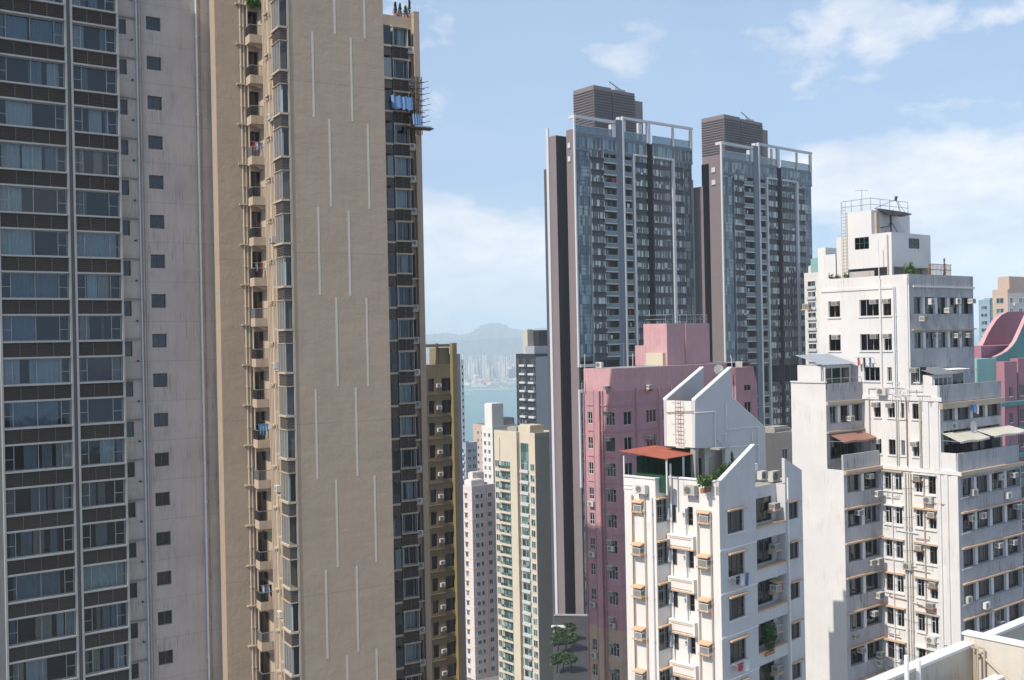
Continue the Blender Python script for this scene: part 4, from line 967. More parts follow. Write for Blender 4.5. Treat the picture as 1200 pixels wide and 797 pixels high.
# ------------------------------------------------------------------ Kowloon shore
rk = random.Random(3)
xs_k = [(541, 4), (546, 5), (551.5, 5), (557, 3.6), (562, 5.5), (568, 6), (574.6, 4), (580, 6.5), (587, 5), (592.5, 4.6), (598, 6), (604.5, 5), (610, 6)]
hs = [415, 419, 417, 421, 414, 416, 423, 413, 416, 418, 416, 415, 419]
names_k = ['first', 'second', 'third', 'fourth', 'fifth', 'sixth', 'seventh', 'eighth', 'ninth', 'tenth', 'eleventh', 'twelfth', 'thirteenth']
for i, ((px, wpx), yt) in enumerate(zip(xs_k, hs)):
    D = 4400 + rk.uniform(-200, 300); p = at(px, 430, D); wd = wpx * D / FPX * .86; h = at(px, yt, D).z - 2
    m = MB(); n = 3
    for q in range(n): xx = -wd / 2 + wd * q / n; m.box(xx + wd * .02, xx + wd / n - wd * .04, 0 if q % 2 else -3, 22, 0, h - (4 if q % 2 else 0), ('ivory_wall', 'slate_wall', 'pinkwhite_wall')[(i + (q % 2)) % 3] if i != 6 else 'slate_wall')
    m.box(-wd / 2, wd / 2, 3, 20, 0, h - 6, 'pale_glass'); 
    thing('far_tower', 'pale hazy tower across the harbour, %s from the left' % names_k[i], 'tower', (p.x, p.y, 2), 0, 'towers on the far shore of the harbour', m)
for j, (px, wpx, yt) in enumerate(((506, 3.5, 413), (511, 4, 410), (516.5, 3, 416))):
    D = 4600; p = at(px, 430, D); wd = wpx * D / FPX * .9; h = at(px, yt, D).z - 2
    m = MB(); m.box(-wd / 2, wd / 2, 0, 20, 0, h, 'slate_wall'); m.box(-wd / 4, wd / 4, -2, 18, 0, h + 4, 'ivory_wall')
    thing('far_tower', 'hazy tower seen through the olive roof frame, %s of three' % ('left one', 'middle one', 'right one')[j], 'tower', (p.x, p.y, 2), 0, 'towers on the far shore of the harbour', m)
m = MB(); p0 = at(480, 452, 3950); m.box(p0.x, 500, 3950, 5600, .2, 2.2, 'concrete'); m.box(500.01, 3500, 4300, 5600, .2, 2.0, 'concrete'); m.box(-3500, p0.x - .01, 4300, 5600, .2, 2.0, 'concrete'); obj('far_shore', m, kind='structure')
m = MB()
cols_c = ['rose_wall', 'ivory_wall', 'slate_wall', 'peach_wall', 'tower_white', 'rust', 'teal_light', 'tower_white']
for i in range(900):
    D = rk.uniform(3960, 4300); X = rk.uniform(-340, 260); s_ = rk.uniform(5, 22); h = rk.choice((3, 5, 8, 12, 16)) * (1 if D > 4050 else .6); m.box(X, X + s_, D, D + 12, 2.2, 2.2 + h, rk.choice(cols_c))
obj('container_yard', m, kind='stuff', label='hazy strip of stacked containers and sheds along the far shore')['category'] = 'container yard'
m = MB()
for i in range(300):
    D = rk.uniform(4350, 5400); X = rk.uniform(-340, 300); s_ = rk.uniform(14, 40); h = rk.uniform(18, 60); m.box(X, X + s_, D, D + 20, 2.0, 2 + h, rk.choice(['ivory_wall', 'slate_wall', 'pinkwhite_wall', 'cream_shade']))
obj('far_city', m, kind='stuff', label='mass of low pale buildings behind the far shore towers')['category'] = 'city'
# breakwater and vessels
m = MB(); p = at(575, 457.5, 3620); 
m.prism([(-6, -1), (6, -1), (2.5, 3.5), (-2.5, 3.5)], 'x', -95, 130, 'concrete')
thing('breakwater', 'long low breakwater across the harbour water', 'breakwater', (p.x, p.y, 0), 0, None, m)
for i, (px, py, L_, lab) in enumerate(((562, 453.2, 60, 'long white ship moored at the far shore'), (590, 454.5, 34, 'small ship left of the dark balcony tower, under the far shore'), (549, 462, 16, 'small boat on open water beside the slender white block'))):
    D = CZ / ((py - 398.5 + (px - 600) * .02) / FPX); p = at(px, py, D)
    v = thing('ship', lab, 'ship', (p.x, p.y, 0), .15)
    m = MB(); m.prism([(-L_ / 2, 0), (L_ / 2 - L_ * .08, 0), (L_ / 2, L_ * .07), (-L_ / 2, L_ * .06)], 'y', -L_ * .07, L_ * .07, 'boat_hull'); obj('hull', m, v)
    m = MB(); m.box(-L_ * .4, -L_ * .12, -L_ * .05, L_ * .05, L_ * .06, L_ * .2, 'tower_white'); m.box(-L_ * .35, -L_ * .25, -L_ * .03, L_ * .03, L_ * .2, L_ * .27, 'tower_white'); obj('cabin', m, v)

# ================================================================== PINK BLOCK
P = B('apartment_block', 'pink apartment block with a plain pink stair tower on its roof and tan lower storeys', 'apartment block', 724, 123, 44, 480)
def Hz(b, px, py, z):
    d = b.inv(ray(px, py)); t = (z - b.co.z) / d.z; q = b.co + d * t; return q.x, q.y
B.H = Hz
def rails(b, name, segs, r, mt, n=5):
    m = MB()
    for s_ in segs: m.tube(s_, r, mt, n)
    return b.part(name, m)
def bx(b, name, x0, x1, y0, y1, z0, z1, mt, parent=None):
    m = MB(); m.box(x0, x1, y0, y1, z0, z1, mt); return b.part(name, m, parent=parent)
pz = P.R(724, 432, 0)[1]; PF = 3.03
yl = P.L(684, 440, 0)[0]; xR = P.R(852, 440, 0)[0]; xRR = P.R(887, 440, -1.0)[0]
zr0 = P.R(724, 468, 0)[1] - .1                # window bottoms, first row
lw = [P.L(q, 460, 0)[0] for q in (693.5, 688, 719.5, 709)]
rw = [P.R(q, 460, 0)[0] for q in (730.5, 740, 757, 769, 776, 784)]
ztan = P.R(724, 742, 0)[1]
hl = []; hr = []
for k in range(13):
    z = zr0 - PF * k
    hl += [(lw[0], lw[1], z + .1, z + 1.5), (lw[2], lw[3], z, z + 1.6)]
    hr += [(rw[0], rw[1], z, z + 1.6), (rw[2], rw[3], z, z + 1.6), (rw[4], rw[5], z, z + 1.6)]
m = MB()
for (za, zb, mt) in ((ztan, pz - 2.7, 'pink_wall'), (0, ztan, 'tan_wall'), (pz - 2.7, pz, 'pink_light')):
    m.wall('L', 0, 0, yl, za, zb, [h for h in hl if za <= h[2] and h[3] <= zb], .2, mt)
    m.wall('R', 0, 0, xR, za, zb, [h for h in hr if za <= h[2] and h[3] <= zb], .2, mt)
m.poly([(0, 0, pz), (xRR, 0, pz), (xRR, yl, pz), (0, yl, pz)], 'roof_felt')
m.poly([(0, yl, 0), (xRR, yl, 0), (xRR, yl, pz), (0, yl, pz)], 'pink_wall'); m.poly([(xRR, 0, 0), (xRR, yl, 0), (xRR, yl, pz), (xRR, 0, pz)], 'pink_wall')
P.part('wall', m)
wzt = P.R(876, 430, -1)[1]
m = MB(); m.wall('R', -1.0, P.R(862, 440, -1)[0], xRR, 0, wzt - 2.4, [(P.R(872, 450, -1)[0], P.R(880, 450, -1)[0], P.R(876, 458, -1)[1] - PF * k, P.R(876, 444, -1)[1] - PF * k) for k in range(12)], .2, 'pink_wall')
m.prism([(P.R(862, 440, -1)[0], wzt - 2.4), (xRR, wzt - 2.4), (xRR - .9, wzt), (P.R(862, 440, -1)[0], wzt)], 'y', -1.0, 6, 'pink_wall')
m.poly([(P.R(862, 440, -1)[0], -1, 0), (P.R(862, 440, -1)[0], 6, 0), (P.R(862, 440, -1)[0], 6, wzt), (P.R(862, 440, -1)[0], -1, wzt)], 'pink_wall')
m.poly([(xRR, -1, 0), (xRR, 6, 0), (xRR, 6, wzt - 2.4), (xRR, -1, wzt - 2.4)], 'pink_wall')
P.part('wing', m)
xwg = (P.R(872, 450, -1)[0], P.R(880, 450, -1)[0]); zwg = P.R(876, 458, -1)[1]
for k in range(12): P.put(window(xwg[1] - xwg[0], P.R(876, 444, -1)[1] - zwg, 'frame_white', (.5,), None, None, .12, 'glass_dark'), 'R', sum(xwg) / 2, zwg - PF * k, -1.0)
for px in (853, 856, 859.5, 861): pipe_run(P, 'R', P.R(px, 450, -.5)[0], 0, wzt - .5, -.5, .06, 'pipe_pink', PF)
# roof stair tower
xt0 = P.R(782, 420, 1.5)[0]; xt1 = P.R(832, 420, 1.5)[0]; yt1 = P.L(754.5, 410, xt0)[0]; zt_ = P.R(782, 379, 1.5)[1]
bx(P, 'stair_tower', xt0, xt1, 1.5, yt1, pz + .003, zt_, 'pink_light')
ys1 = P.L(744, 410, xt0)[0]; bx(P, 'stair_tower', xt0 + .05, xt1 - 3, yt1 + .003, ys1, pz + .003, P.L(749, 405, xt0)[1], 'pink_light')
bx(P, 'tank_room', xt0 - .5, xt0 - .003, P.L(781, 420, xt0)[0] + .2, P.L(759, 420, xt0)[0], pz + .003, P.L(770, 413.5, xt0 - .5)[1], 'cream_wall')
rails(P, 'roof_railing', [[(xt0 + .2, 1.8, zt_ + .55 * j), (xt1 - .1, 1.8, zt_ + .55 * j)] for j in (1, 2)] + [[(xt0 + .2, 1.8, zt_ + .55 * j), (xt0 + .2, yt1 - .2, zt_ + .55 * j)] for j in (1, 2)] + [[(xt0 + .2 + (xt1 - xt0 - .3) * i / 6, 1.8, zt_), (xt0 + .2 + (xt1 - xt0 - .3) * i / 6, 1.8, zt_ + 1.15)] for i in range(7)], .04, 'steel')
pipe_run(P, 'R', P.R(803, 420, 1.5)[0], pz, zt_, 1.5, .06, 'pipe_pink')
xq = P.R(790, 444, 1.5)[0]
o_ = bx(P, 'window', xq - .5, xq + .3, 1.44, 1.497, P.R(790, 447, 1.5)[1], P.R(790, 437, 1.5)[1], 'dark_glass')
# windows, ACs, string courses, pipes
rp = random.Random(5)
for k in range(13):
    z = zr0 - PF * k
    c = lambda: rp.choice((None, None, ((.05, .5, 'curtain_white'),), ((.4, .95, 'curtain_grey'),), ((.0, .98, 'curtain_white'),)))
    P.put(window(lw[1] - lw[0], 1.4, 'frame_white', (.5,), ((-1, .4),), c(), .12, 'glass_dark'), 'L', (lw[0] + lw[1]) / 2, z + .1, 0)
    P.put(window(lw[3] - lw[2], 1.6, 'frame_white' if k != 2 else 'frame_dark', (.33, .66), ((0, .62), (2, .62)), c(), .12, 'glass_dark'), 'L', (lw[2] + lw[3]) / 2, z, 0)
    P.put(window(rw[1] - rw[0], 1.6, 'frame_white', (.5,), None, c(), .12, 'glass_dark'), 'R', (rw[0] + rw[1]) / 2, z, 0)
    P.put(window(rw[3] - rw[2], 1.6, 'frame_white', (.33, .66), None, c(), .12, 'glass_dark'), 'R', (rw[2] + rw[3]) / 2, z, 0)
    P.put(window(rw[5] - rw[4], 1.6, 'frame_white', (.5,), None, c(), .12, 'glass_dark'), 'R', (rw[4] + rw[5]) / 2, z, 0)
    P.put(ac_box(.7, .45, .5, False, False), 'L', (lw[2] + lw[3]) / 2 + .2, z + 1.15, 0)
    if k % 3 != 1: P.put(ac_box(.75, .5, .55, k % 2 == 0, False, 'rust'), 'R', rw[2] + .3, z + 1.0, 0)
    if k > 3 and k % 2 == 0: P.put(ac_split(.9, .6, .35), 'L', lw[0] + .2, z - .7, 0)
    if k > 3 and k % 3 == 0: P.put(ac_split(.85, .6, .35), 'L', lw[2] + .7, z + .4, 0)
    zc_ = z - .75
    mt = 'pink_wall' if zc_ > ztan else 'tan_wall'
    bx(P, 'string_course', -.1, -.003, 0, yl - .5, zc_, zc_ + .14, mt); bx(P, 'string_course', -.1, xR, -.1, -.003, zc_, zc_ + .14, mt)
for yy in (lw[1] + .5, lw[0] - .35, lw[0] - .9, lw[3] + .35): pipe_run(P, 'L', yy, 0, pz - 2.6, 0, .06, 'pipe_pink', PF)
for xx in (rw[1] + .7, rw[3] + .35, rw[5] + .3): pipe_run(P, 'R', xx, 0, pz - 2.4, 0, .06, 'pipe_pink', PF)
for xa, ya_ in ((.1, yl - .1), (rw[1] + .7, .3)): rails(P, 'vent_pipe', [[(xa - .25, ya_ - .2, pz - 2.9), (xa, ya_, pz - .3), (xa + .05, ya_, pz + 1.7)]], .06, 'pipe_beige')
bx(P, 'pier', -.35, -.003, lw[0] - 1.4, lw[0] - .6 + .0, ztan, pz - 2.7, 'pink_wall'); bx(P, 'pier', -.35, -.003, lw[0] - 1.4, lw[0] - .6 + .0, 0, ztan - .003, 'tan_wall')
P_ac = ac_split(.9, .7, .4); P.put(P_ac, 'L', yl - 1.8, pz + .05, 1.2)
rails(P, 'cage', [[(rw[2] + .2 + i * .3, -.7, zr0 - PF - 2.3), (rw[2] + .2 + i * .3, -.7, zr0 - PF - .9)] for i in range(9)] + [[(rw[2] + .2, -.7, zr0 - PF - 2.3 + j * .7), (rw[2] + 2.6, -.7, zr0 - PF - 2.3 + j * .7)] for j in range(3)], .03, 'pipe_pink')

# ================================================================== WHITE BLOCK IN FRONT (B)
W = B('apartment_block', 'white apartment block in the middle foreground with peach hoods and a sawtooth roof structure', 'apartment block', 843, 70, 45, 600)
wp_ = 'white_wall_b'
zp = W.R(843, 565, 0)[1]; zt0_ = zp - 1.05         # parapet top, terrace floor
yN = W.L(783.5, 600, 0)[0]; xs_ = W.R(768.5, 600, yN)[0]; yE = W.L(732, 600, xs_)[0]; xE = W.R(940.5, 600, 0)[0]
BFH = 2.93
zR = W.R(862, 624, 0)[1]                          # sill of first window on street face
zL = W.L(770, 614, xs_)[1]
xw1 = (W.R(852.5, 610, 0)[0], W.R(871.5, 610, 0)[0]); xr0, xr1 = W.R(886, 600, 0)[0], W.R(920.5, 600, 0)[0]; xw3 = (W.R(924.5, 595, 0)[0], W.R(935.5, 595, 0)[0])
NF = 20
hr = []
for k in range(NF):
    z = zR - BFH * k; hr.append((xw1[0], xw1[1], z, z + 1.5)); hr.append((xw3[0], xw3[1], z - .1, z + 1.1)); 
m = MB()
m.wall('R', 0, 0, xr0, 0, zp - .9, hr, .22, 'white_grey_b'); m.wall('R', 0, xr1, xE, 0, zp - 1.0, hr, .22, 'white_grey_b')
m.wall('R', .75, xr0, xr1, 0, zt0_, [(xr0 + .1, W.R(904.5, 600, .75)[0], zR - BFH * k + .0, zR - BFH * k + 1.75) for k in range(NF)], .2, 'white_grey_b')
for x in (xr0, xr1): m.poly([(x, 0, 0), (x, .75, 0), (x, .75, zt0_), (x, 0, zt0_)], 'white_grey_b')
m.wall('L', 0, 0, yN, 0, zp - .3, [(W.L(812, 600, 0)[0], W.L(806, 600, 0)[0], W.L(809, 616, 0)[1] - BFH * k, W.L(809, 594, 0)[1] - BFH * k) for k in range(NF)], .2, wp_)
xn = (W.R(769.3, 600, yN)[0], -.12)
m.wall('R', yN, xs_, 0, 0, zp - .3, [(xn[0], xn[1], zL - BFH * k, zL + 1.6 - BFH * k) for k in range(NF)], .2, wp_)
m.wall('L', xs_, yN, yE, 0, zp - .3, [], .2, wp_)
yB = 12.0
m.poly([(xs_, yE, 0), (xE, yE, 0), (xE, yE, zp - .3), (xs_, yE, zp - .3)], wp_); m.poly([(xE, 0, 0), (xE, yE, 0), (xE, yE, zp - 1), (xE, 0, zp - 1)], wp_)
m.poly([(0, .0, zt0_), (xr0, .0, zt0_), (xr0, .76, zt0_), (0, .76, zt0_)], 'concrete'); m.poly([(xr1, .0, zt0_), (xE, .0, zt0_), (xE, .76, zt0_), (xr1, .76, zt0_)], 'concrete'); m.poly([(0, .76, zt0_), (xE, .76, zt0_), (xE, yE, zt0_), (0, yE, zt0_)], 'concrete'); m.poly([(xs_, yN, zt0_), (0, yN, zt0_), (0, yE, zt0_), (xs_, yE, zt0_)], 'concrete')
W.part('wall', m)
# parapets
def para(x0, x1, y0, y1, z0, z1, mt=wp_): bx(W, 'parapet', x0, x1, y0, y1, z0, z1, mt)
para(.003, .2, .25, yN, zp - .299, zp, wp_); para(xs_ + .003, xs_ + .2, yN + .003, yE, zp - .299, zp + .02); para(xs_ + .003, .2, yN + .01, yN + .2, zp - .299, zp - .01) if False else None
para(xs_ + .21, -.0, yN + .003, yN + .2, zp - .299, zp - .006)
bx(W, 'coping', -.08, .26, .26, yN + .1, zp, zp + .09, 'white_clean'); bx(W, 'coping', xs_ - .08, xs_ + .26, yN - .05, yE, zp + .021, zp + .11, 'white_clean'); bx(W, 'coping', xs_ + .27, -.09, yN - .06, yN + .26, zp + .0, zp + .088, 'white_clean')
for dz_ in (.5, .75): bx(W, 'moulding', xs_ - .05, xs_ - .003, yN + 2.0, yE, zp - dz_ - .1, zp - dz_, 'white_clean')
# gable fins on the street side
def fin_poly(b, name, y0, y1, pts, mt, yref=None):
    pr = [b.R(a, c, y0 if yref is None else yref) for a, c in pts]; m = MB(); m.prism(pr, 'y', y0, y1, mt); return b.part(name, m)
x_a, z_a = W.R(845, 566, 0); x_b, z_b = W.R(884, 522, 0)
m = MB(); m.prism([(0, zp - .899), (xr0 - .02, zp - .899), (xr0 - .02, z_b), (x_b - .15, z_b), (x_a + .1, zp), (0, zp)], 'y', 0, .24, 'white_grey_b'); W.part('gable_fin', m)
m = MB(); m.prism([(xr1 + .02, zp - .999), (xE, zp - .999), (xE, W.R(939.5, 551, 0)[1]), (xr1 + .02, W.R(919, 537, 0)[1])], 'y', 0, .24, 'white_grey_b'); W.part('gable_fin', m)
zc0 = W.R(845, 564, 0)[1]
m = MB(); n_ = 8
m.prism([(x_a + .05, zp + .003), (x_b - .15, z_b + .003), (x_b + .0, z_b + .09), (x_a - .1, zp + .09)], 'y', -.04, .28, 'white_clean'); W.part('coping', m)
bx(W, 'parapet', xr0 + .02, xr1 - .02, 2.2, 2.4, zt0_, W.R(900, 541, 2.2)[1], 'white_clean')
W.put(ac_split(1.0, .75, .4), 'R', W.R(908, 560, 1.0)[0] - .1, zt0_ + .1, 1.3)
W.put(ac_split(.8, .6, .4), 'R', W.R(893, 556, 1.9)[0], zt0_ + .2, 2.18)
# street face windows and recess
rb = random.Random(11)
cc = lambda: rb.choice((None, ((.05, .48, 'curtain_white'),), ((.5, .95, 'curtain_grey'),), ((.02, .98, 'curtain_cream'),), ((.0, .3, 'curtain_white'), (.7, 1, 'curtain_white'))))
for k in range(NF):
    z = zR - BFH * k; w1 = xw1[1] - xw1[0]
    W.put(window(w1, 1.5, 'frame_bronze', (.33, .66), ((0, .3), (2, .3)), cc(), .16, 'glass_dark'), 'R', sum(xw1) / 2, z, 0)
    bx(W, 'hood', xw1[0] - .12, xw1[1] + .12, -.28, -.003, z + 1.56, z + 1.66, 'peach_trim'); bx(W, 'sill', xw1[0] - .04, xw1[1] + .04, -.08, -.003, z - .08, z, 'white_clean')
    W.put(window(xw3[1] - xw3[0], 1.2, 'frame_bronze', (.5,), None, cc(), .16, 'glass_dark'), 'R', sum(xw3) / 2, z - .1, 0)
    bx(W, 'hood', xw3[0] - .1, xw3[1] + .15, -.25, -.003, z + 1.18, z + 1.27, 'peach_trim')
    if k >= 1: bx(W, 'string_course', -.05, xr0 - .03, -.06, -.003, z + 1.9, z + 2.0, 'white_clean')
    xb_ = W.R(904.5, 600, .75)[0]
    W.put(window(xb_ - xr0 - .1, 1.75, 'frame_bronze', (.33, .66), None, cc(), .12, 'glass_dark', bars=0), 'R', (xr0 + .1 + xb_) / 2, z, .75)
    bx(W, 'spandrel', xr0 + .003, xr1 - .003, .0, .3, z - .95, z - .12, 'white_grey_b'); bx(W, 'sill', xr0 + .003, xr1 - .003, -.06, .35, z - .119, z - .03, 'peach_trim')
    bx(W, 'slab', xr0 + .003, xr1 - .003, .301, .747, z - .95, z - .85, 'peach_trim')
    W.put(ac_box(.75, .45, .55, True, k % 3 == 2), 'R', xr1 - .75, z + .75, .74)
pipe_run(W, 'R', xr1 + .12, 0, zp - .6, 0, .06, 'white_clean', BFH)
for k in range(NF):
    # side face toward the light well
    z = zL - BFH * k; w2 = xn[1] - xn[0]
    W.put(window(w2, 1.6, 'frame_grey', (.65,), ((0, .75), (0, .2)), None, .12, 'glass_dark', bars=5), 'R', (xn[0] + xn[1]) / 2, z, yN)
    bx(W, 'hood', xn[0] - .1, -.003, yN - .3, yN - .003, z + 1.66, z + 1.76, 'peach_trim')
    a0, a1 = W.L(812, 600, 0)[0], W.L(806, 600, 0)[0]; z2 = W.L(809, 616, 0)[1] - BFH * k; h2 = W.L(809, 594, 0)[1] - W.L(809, 616, 0)[1]
    W.put(window(a1 - a0, h2, 'frame_bronze', (), ((-1, .33), (-1, .66)), None, .12, 'glass_dark'), 'L', (a0 + a1) / 2, z2, 0)
    m = MB(); m.box(-.38, -.02, a1 - .05, a1 - .02, z2 + .1, z2 + h2 - .1, 'frame_white'); m.box(-.36, -.03, a1 - .019, a1 - .012, z2 + .12, z2 + h2 - .12, 'dark_glass'); W.part('casement', m)
    m = MB(); m.box(-.4, -.02, yN - .25, yN - .21, z2 + .3, z2 + h2 - .2, 'frame_white'); m.box(-.38, -.03, yN - .209, yN - .2, z2 + .32, z2 + h2 - .22, 'dark_glass'); W.part('casement', m)
    m = MB(); m.box(-.05, -.003, yN - .65, yN - .15, z2 + .1, z2 + h2, 'frame_bronze'); m.box(-.06, -.051, yN - .6, yN - .2, z2 + .15, z2 + h2 - .05, 'dark_glass'); W.part('window', m)
    # relief panel box under the windows
    y0_, y1_ = W.L(815.5, 630, 0)[0], yN - .05; zz = W.L(800, 643, 0)[1] - BFH * k; hh = .98
    m = MB(); m.box(-.30, -.003, y0_, y1_, zz, zz + hh, wp_); m.box(-.36, -.301, y0_, y1_, zz + hh - .12, zz + hh, 'white_clean'); m.box(-.36, -.301, y0_, y1_, zz, zz + .1, 'peach_trim')
    m.box(-.34, -.301, y0_, y0_ + .12, zz + .101, zz + hh - .121, 'white_clean'); m.box(-.34, -.301, y1_ - .12, y1_, zz + .101, zz + hh - .121, 'white_clean')
    m.box(-.345, -.301, y0_ + .2, y1_ - .2, zz + .2, zz + .24, 'peach_trim'); m.box(-.345, -.301, y0_ + .2, y1_ - .2, zz + hh - .26, zz + hh - .22, 'peach_trim')
    W.part('relief_panel', m)
    vx = (y0_ + y1_) / 2 - .25; m = MB(); m.tube([(-.003, vx, z2 + .8), (-.2, vx, z2 + .8), (-.22, vx, z2 + .55)], .09, 'frame_grey', 8); W.part('vent', m)
    # boxed air conditioners
    W.put(ac_box(.72, .48, .48, True, True) if k != 0 else ac_box(.72, .48, .25, True, True), 'L', W.L(826.5, 600, 0)[0], W.L(826, 613, 0)[1] - BFH * k, 0)
    W.put(ac_box(.66, .46, .45, True, True) if k != 0 else ac_box(.66, .46, .22, True, True), 'L', W.L(749, 600, xs_)[0], W.L(749, 600, xs_)[1] - BFH * k, xs_)
for px, pl, mt in ((742.5, xs_, 'rust'), (756.5, xs_, 'pipe_beige'), (788, 0, 'white_clean'), (804.5, 0, 'white_clean'), (818.5, 0, 'pipe_beige'), (833.5, 0, 'pipe_beige'), (765, xs_, 'white_clean')):
    pipe_run(W, 'L', W.L(px, 600, pl)[0], 0, zp - (2.0 if px > 800 else 1.2), pl, .045, mt, BFH)
rails(W, 'vent_pipe', [[(-.16, W.L(787.5, 560, 0)[0], zp - 3), (-.16, W.L(787.5, 560, 0)[0], W.L(787.5, 543, 0)[1])]], .07, 'white_clean', 8)
W.put(ac_split(.9, .6, .35), 'L', yN - .0 + 1.0, zp - 1.0, xs_); W.put(ac_split(.9, .65, .4), 'L', W.L(812, 565, 0)[0], zp - 1.0, 0)
# ---- sawtooth roof structure
yw = 3.0; ww2 = 5.6
fr_ = [(814.5, 469.5), (857, 431.5), (859, 468), (896.5, 502), (898, 560), (850, 560), (850, 526), (814.5, 525)]
FW = 'white_grey_b'
m = MB(); m.prism([W.R(a, c, yw) for a, c in fr_], 'y', yw, yw + .25, FW); W.part('sawtooth_wall', m)
xwL = W.R(814.5, 500, yw)[0]; yW2 = W.L(781.5, 500, xwL)[0]
zb_ = W.R(814.5, 525, yw)[1]; zt2 = W.R(814.5, 469.5, yw)[1]
xp1, zp1 = W.R(857, 431.5, yw)
m = MB(); m.prism([(xwL, zb_), (xp1, zb_), (xp1, zp1), (xwL, zt2)], 'y', yW2, yW2 + .25, FW); W.part('sawtooth_wall', m)
bx(W, 'tank_wall', xwL, xwL + .25, yw + .251, yW2 - .001, zb_, zt2 - .05, wp_)
bx(W, 'tank_floor', xwL + .251, xp1, yw + .251, yW2 - .002, zb_, zb_ + .25, wp_); bx(W, 'tank_lid', xwL + .251, xwL + 1.6, yw + .3, yW2 - .05, zt2 - .3, zt2 - .15, 'rust')
m = MB()
for (q0, q1) in (((814.5, 469.5), (857, 431.5)), ((859, 468), (896.5, 502))):
    (xa_, za_), (xb_2, zb_2) = W.R(*q0, yw), W.R(*q1, yw); m.prism([(xa_, za_ + .003), (xb_2, zb_2 + .003), (xb_2, zb_2 + .1), (xa_, za_ + .1)], 'y', yw - .04, yw + .3, 'white_clean')
W.part('coping', m)
m = MB(); m.prism([(xwL, zt2 + .003), (xp1, zp1 + .003), (xp1, zp1 + .1), (xwL, zt2 + .1)], 'y', yW2 - .04, yW2 + .3, 'white_clean'); W.part('coping', m)
# walls under the tank, door
bx(W, 'roof_room', xwL + 2.4, W.R(896, 540, yw)[0], yw + .9, yW2 + 1, zt0_ + .003, zb_ - .003, wp_)
bx(W, 'column', xwL + .1, xwL + .5, yw + .1, yw + .5, zt0_ + .003, zb_ - .003, 'concrete')
bx(W, 'door', xwL + 2.36, xwL + 2.399, yw + 1.2, yw + 2.1, zt0_ + .003, zt0_ + 2.0, 'frame_bronze')
bx(W, 'door', xwL + 2.9, xwL + 3.8, yw + .85, yw + .899, zt0_ + .003, zt0_ + 2.0, 'cream_shade')
bx(W, 'canopy_slab', xwL + 1.6, W.R(850, 527, yw - .8)[0], yw - .9, yw - .003, zb_ - .25, zb_ - .12, 'concrete')
# pipes and ladder
def rp_(pts, r=.045, mt='white_clean'): rails(W, 'pipe', [[(W.R(a, c, yw - .12)[0], yw - .12, W.R(a, c, yw - .12)[1]) for a, c in pts]], r, mt, 6)
rp_([(814, 484), (838, 482), (838.5, 526)]); rp_([(851, 474.5), (851.5, 503), (889, 500), (889, 545)]); rp_([(851, 507), (850, 527), (838, 509.5), (851, 508)]); rp_([(854, 524), (890, 521)]); rp_([(881, 505), (883, 521)])
lx = xwL - .3; ya_ = (yw + yW2) / 2
rails(W, 'ladder', [[(lx, ya_ - .22, zb_ + .2), (lx, ya_ - .22, zt2 + .4)], [(lx, ya_ + .22, zb_ + .2), (lx, ya_ + .22, zt2 + .4)]] + [[(lx, ya_ - .22, zb_ + .3 + i * .28), (lx, ya_ + .22, zb_ + .3 + i * .28)] for i in range(11)], .022, 'rust')
rails(W, 'ladder_cage', [[(lx - .5 * math.cos(a), ya_ + .35 * math.sin(a), zb_ + .9 + j * .75) for a in [(-1.5 + q * .5) for q in range(7)]] for j in range(4)], .016, 'steel')
rails(W, 'pipe', [[(xwL - .1, yW2 - .05, zt2 - .9), (xwL - .1, yw + .0, zt2 - .75)]], .03, 'rust')
# red canopy with green tarpaulin sides
zc2 = zb_ - .10
(c1x, c1y) = W.H(731, 537, zc2 - .15); (c2x, c2y) = W.H(786, 525.5, zc2); (c3x, c3y) = W.H(814.5, 527.5, zc2); (c4x, c4y) = W.H(778, 540, zc2 - .15)
X0, X1 = xs_ + .1, xwL + 1.2; Y0, Y1 = yw + .3, yE - .1
cp = thing('roof_canopy', 'rusty red corrugated canopy with green tarpaulin sides on the terrace of the white middle block', 'canopy', W.o, W.yaw)
m = MB(); n_ = 36
Yn = c4y; Yf = yE + .5
def cz_(x): return zc2 - .42 + (x - X0) * .01
pts = [(X0 + (X1 - X0) * i / n_, .035 * (i % 2)) for i in range(n_ + 1)]
for (a, da), (c, dc) in zip(pts, pts[1:]): m.poly([(a, Y0, cz_(a) + da), (c, Y0, cz_(c) + dc), (c, Yf, cz_(c) + dc + .3), (a, Yf, cz_(a) + da + .3)], 'red_roof'); m.poly([(a, Y0, cz_(a) + da - .03), (c, Y0, cz_(c) + dc - .03), (c, Yf, cz_(c) + dc + .27), (a, Yf, cz_(a) + da + .27)], 'red_roof')
obj('roof_sheet', m, cp)
for (x, y) in ((X0 + .2, Y0 + .1), (X0 + .2, Yf - .3), (X1 - .3, Yf - .3), ((X0 + X1) / 2, Y0 + .1)):
    m = MB(); m.box(x - .05, x + .05, y - .05, y + .05, zt0_ + .003, cz_(x) - .04, 'pipe_white'); obj('post', m, cp)
m = MB()
Yf -= .8
for i in range(12):
    a, c = X0 + .5 + (X1 - X0 - .6) * i / 12, X0 + .5 + (X1 - X0 - .6) * (i + 1) / 12
    m.poly([(a, Yf - .4 + .06 * (i % 2), zt0_ + .1), (c, Yf - .4 + .06 * ((i + 1) % 2), zt0_ + .1), (c, Yf - .4 + .06 * ((i + 1) % 2), cz_(c) - .06), (a, Yf - .4 + .06 * (i % 2), cz_(a) - .06)], 'green_tarp')
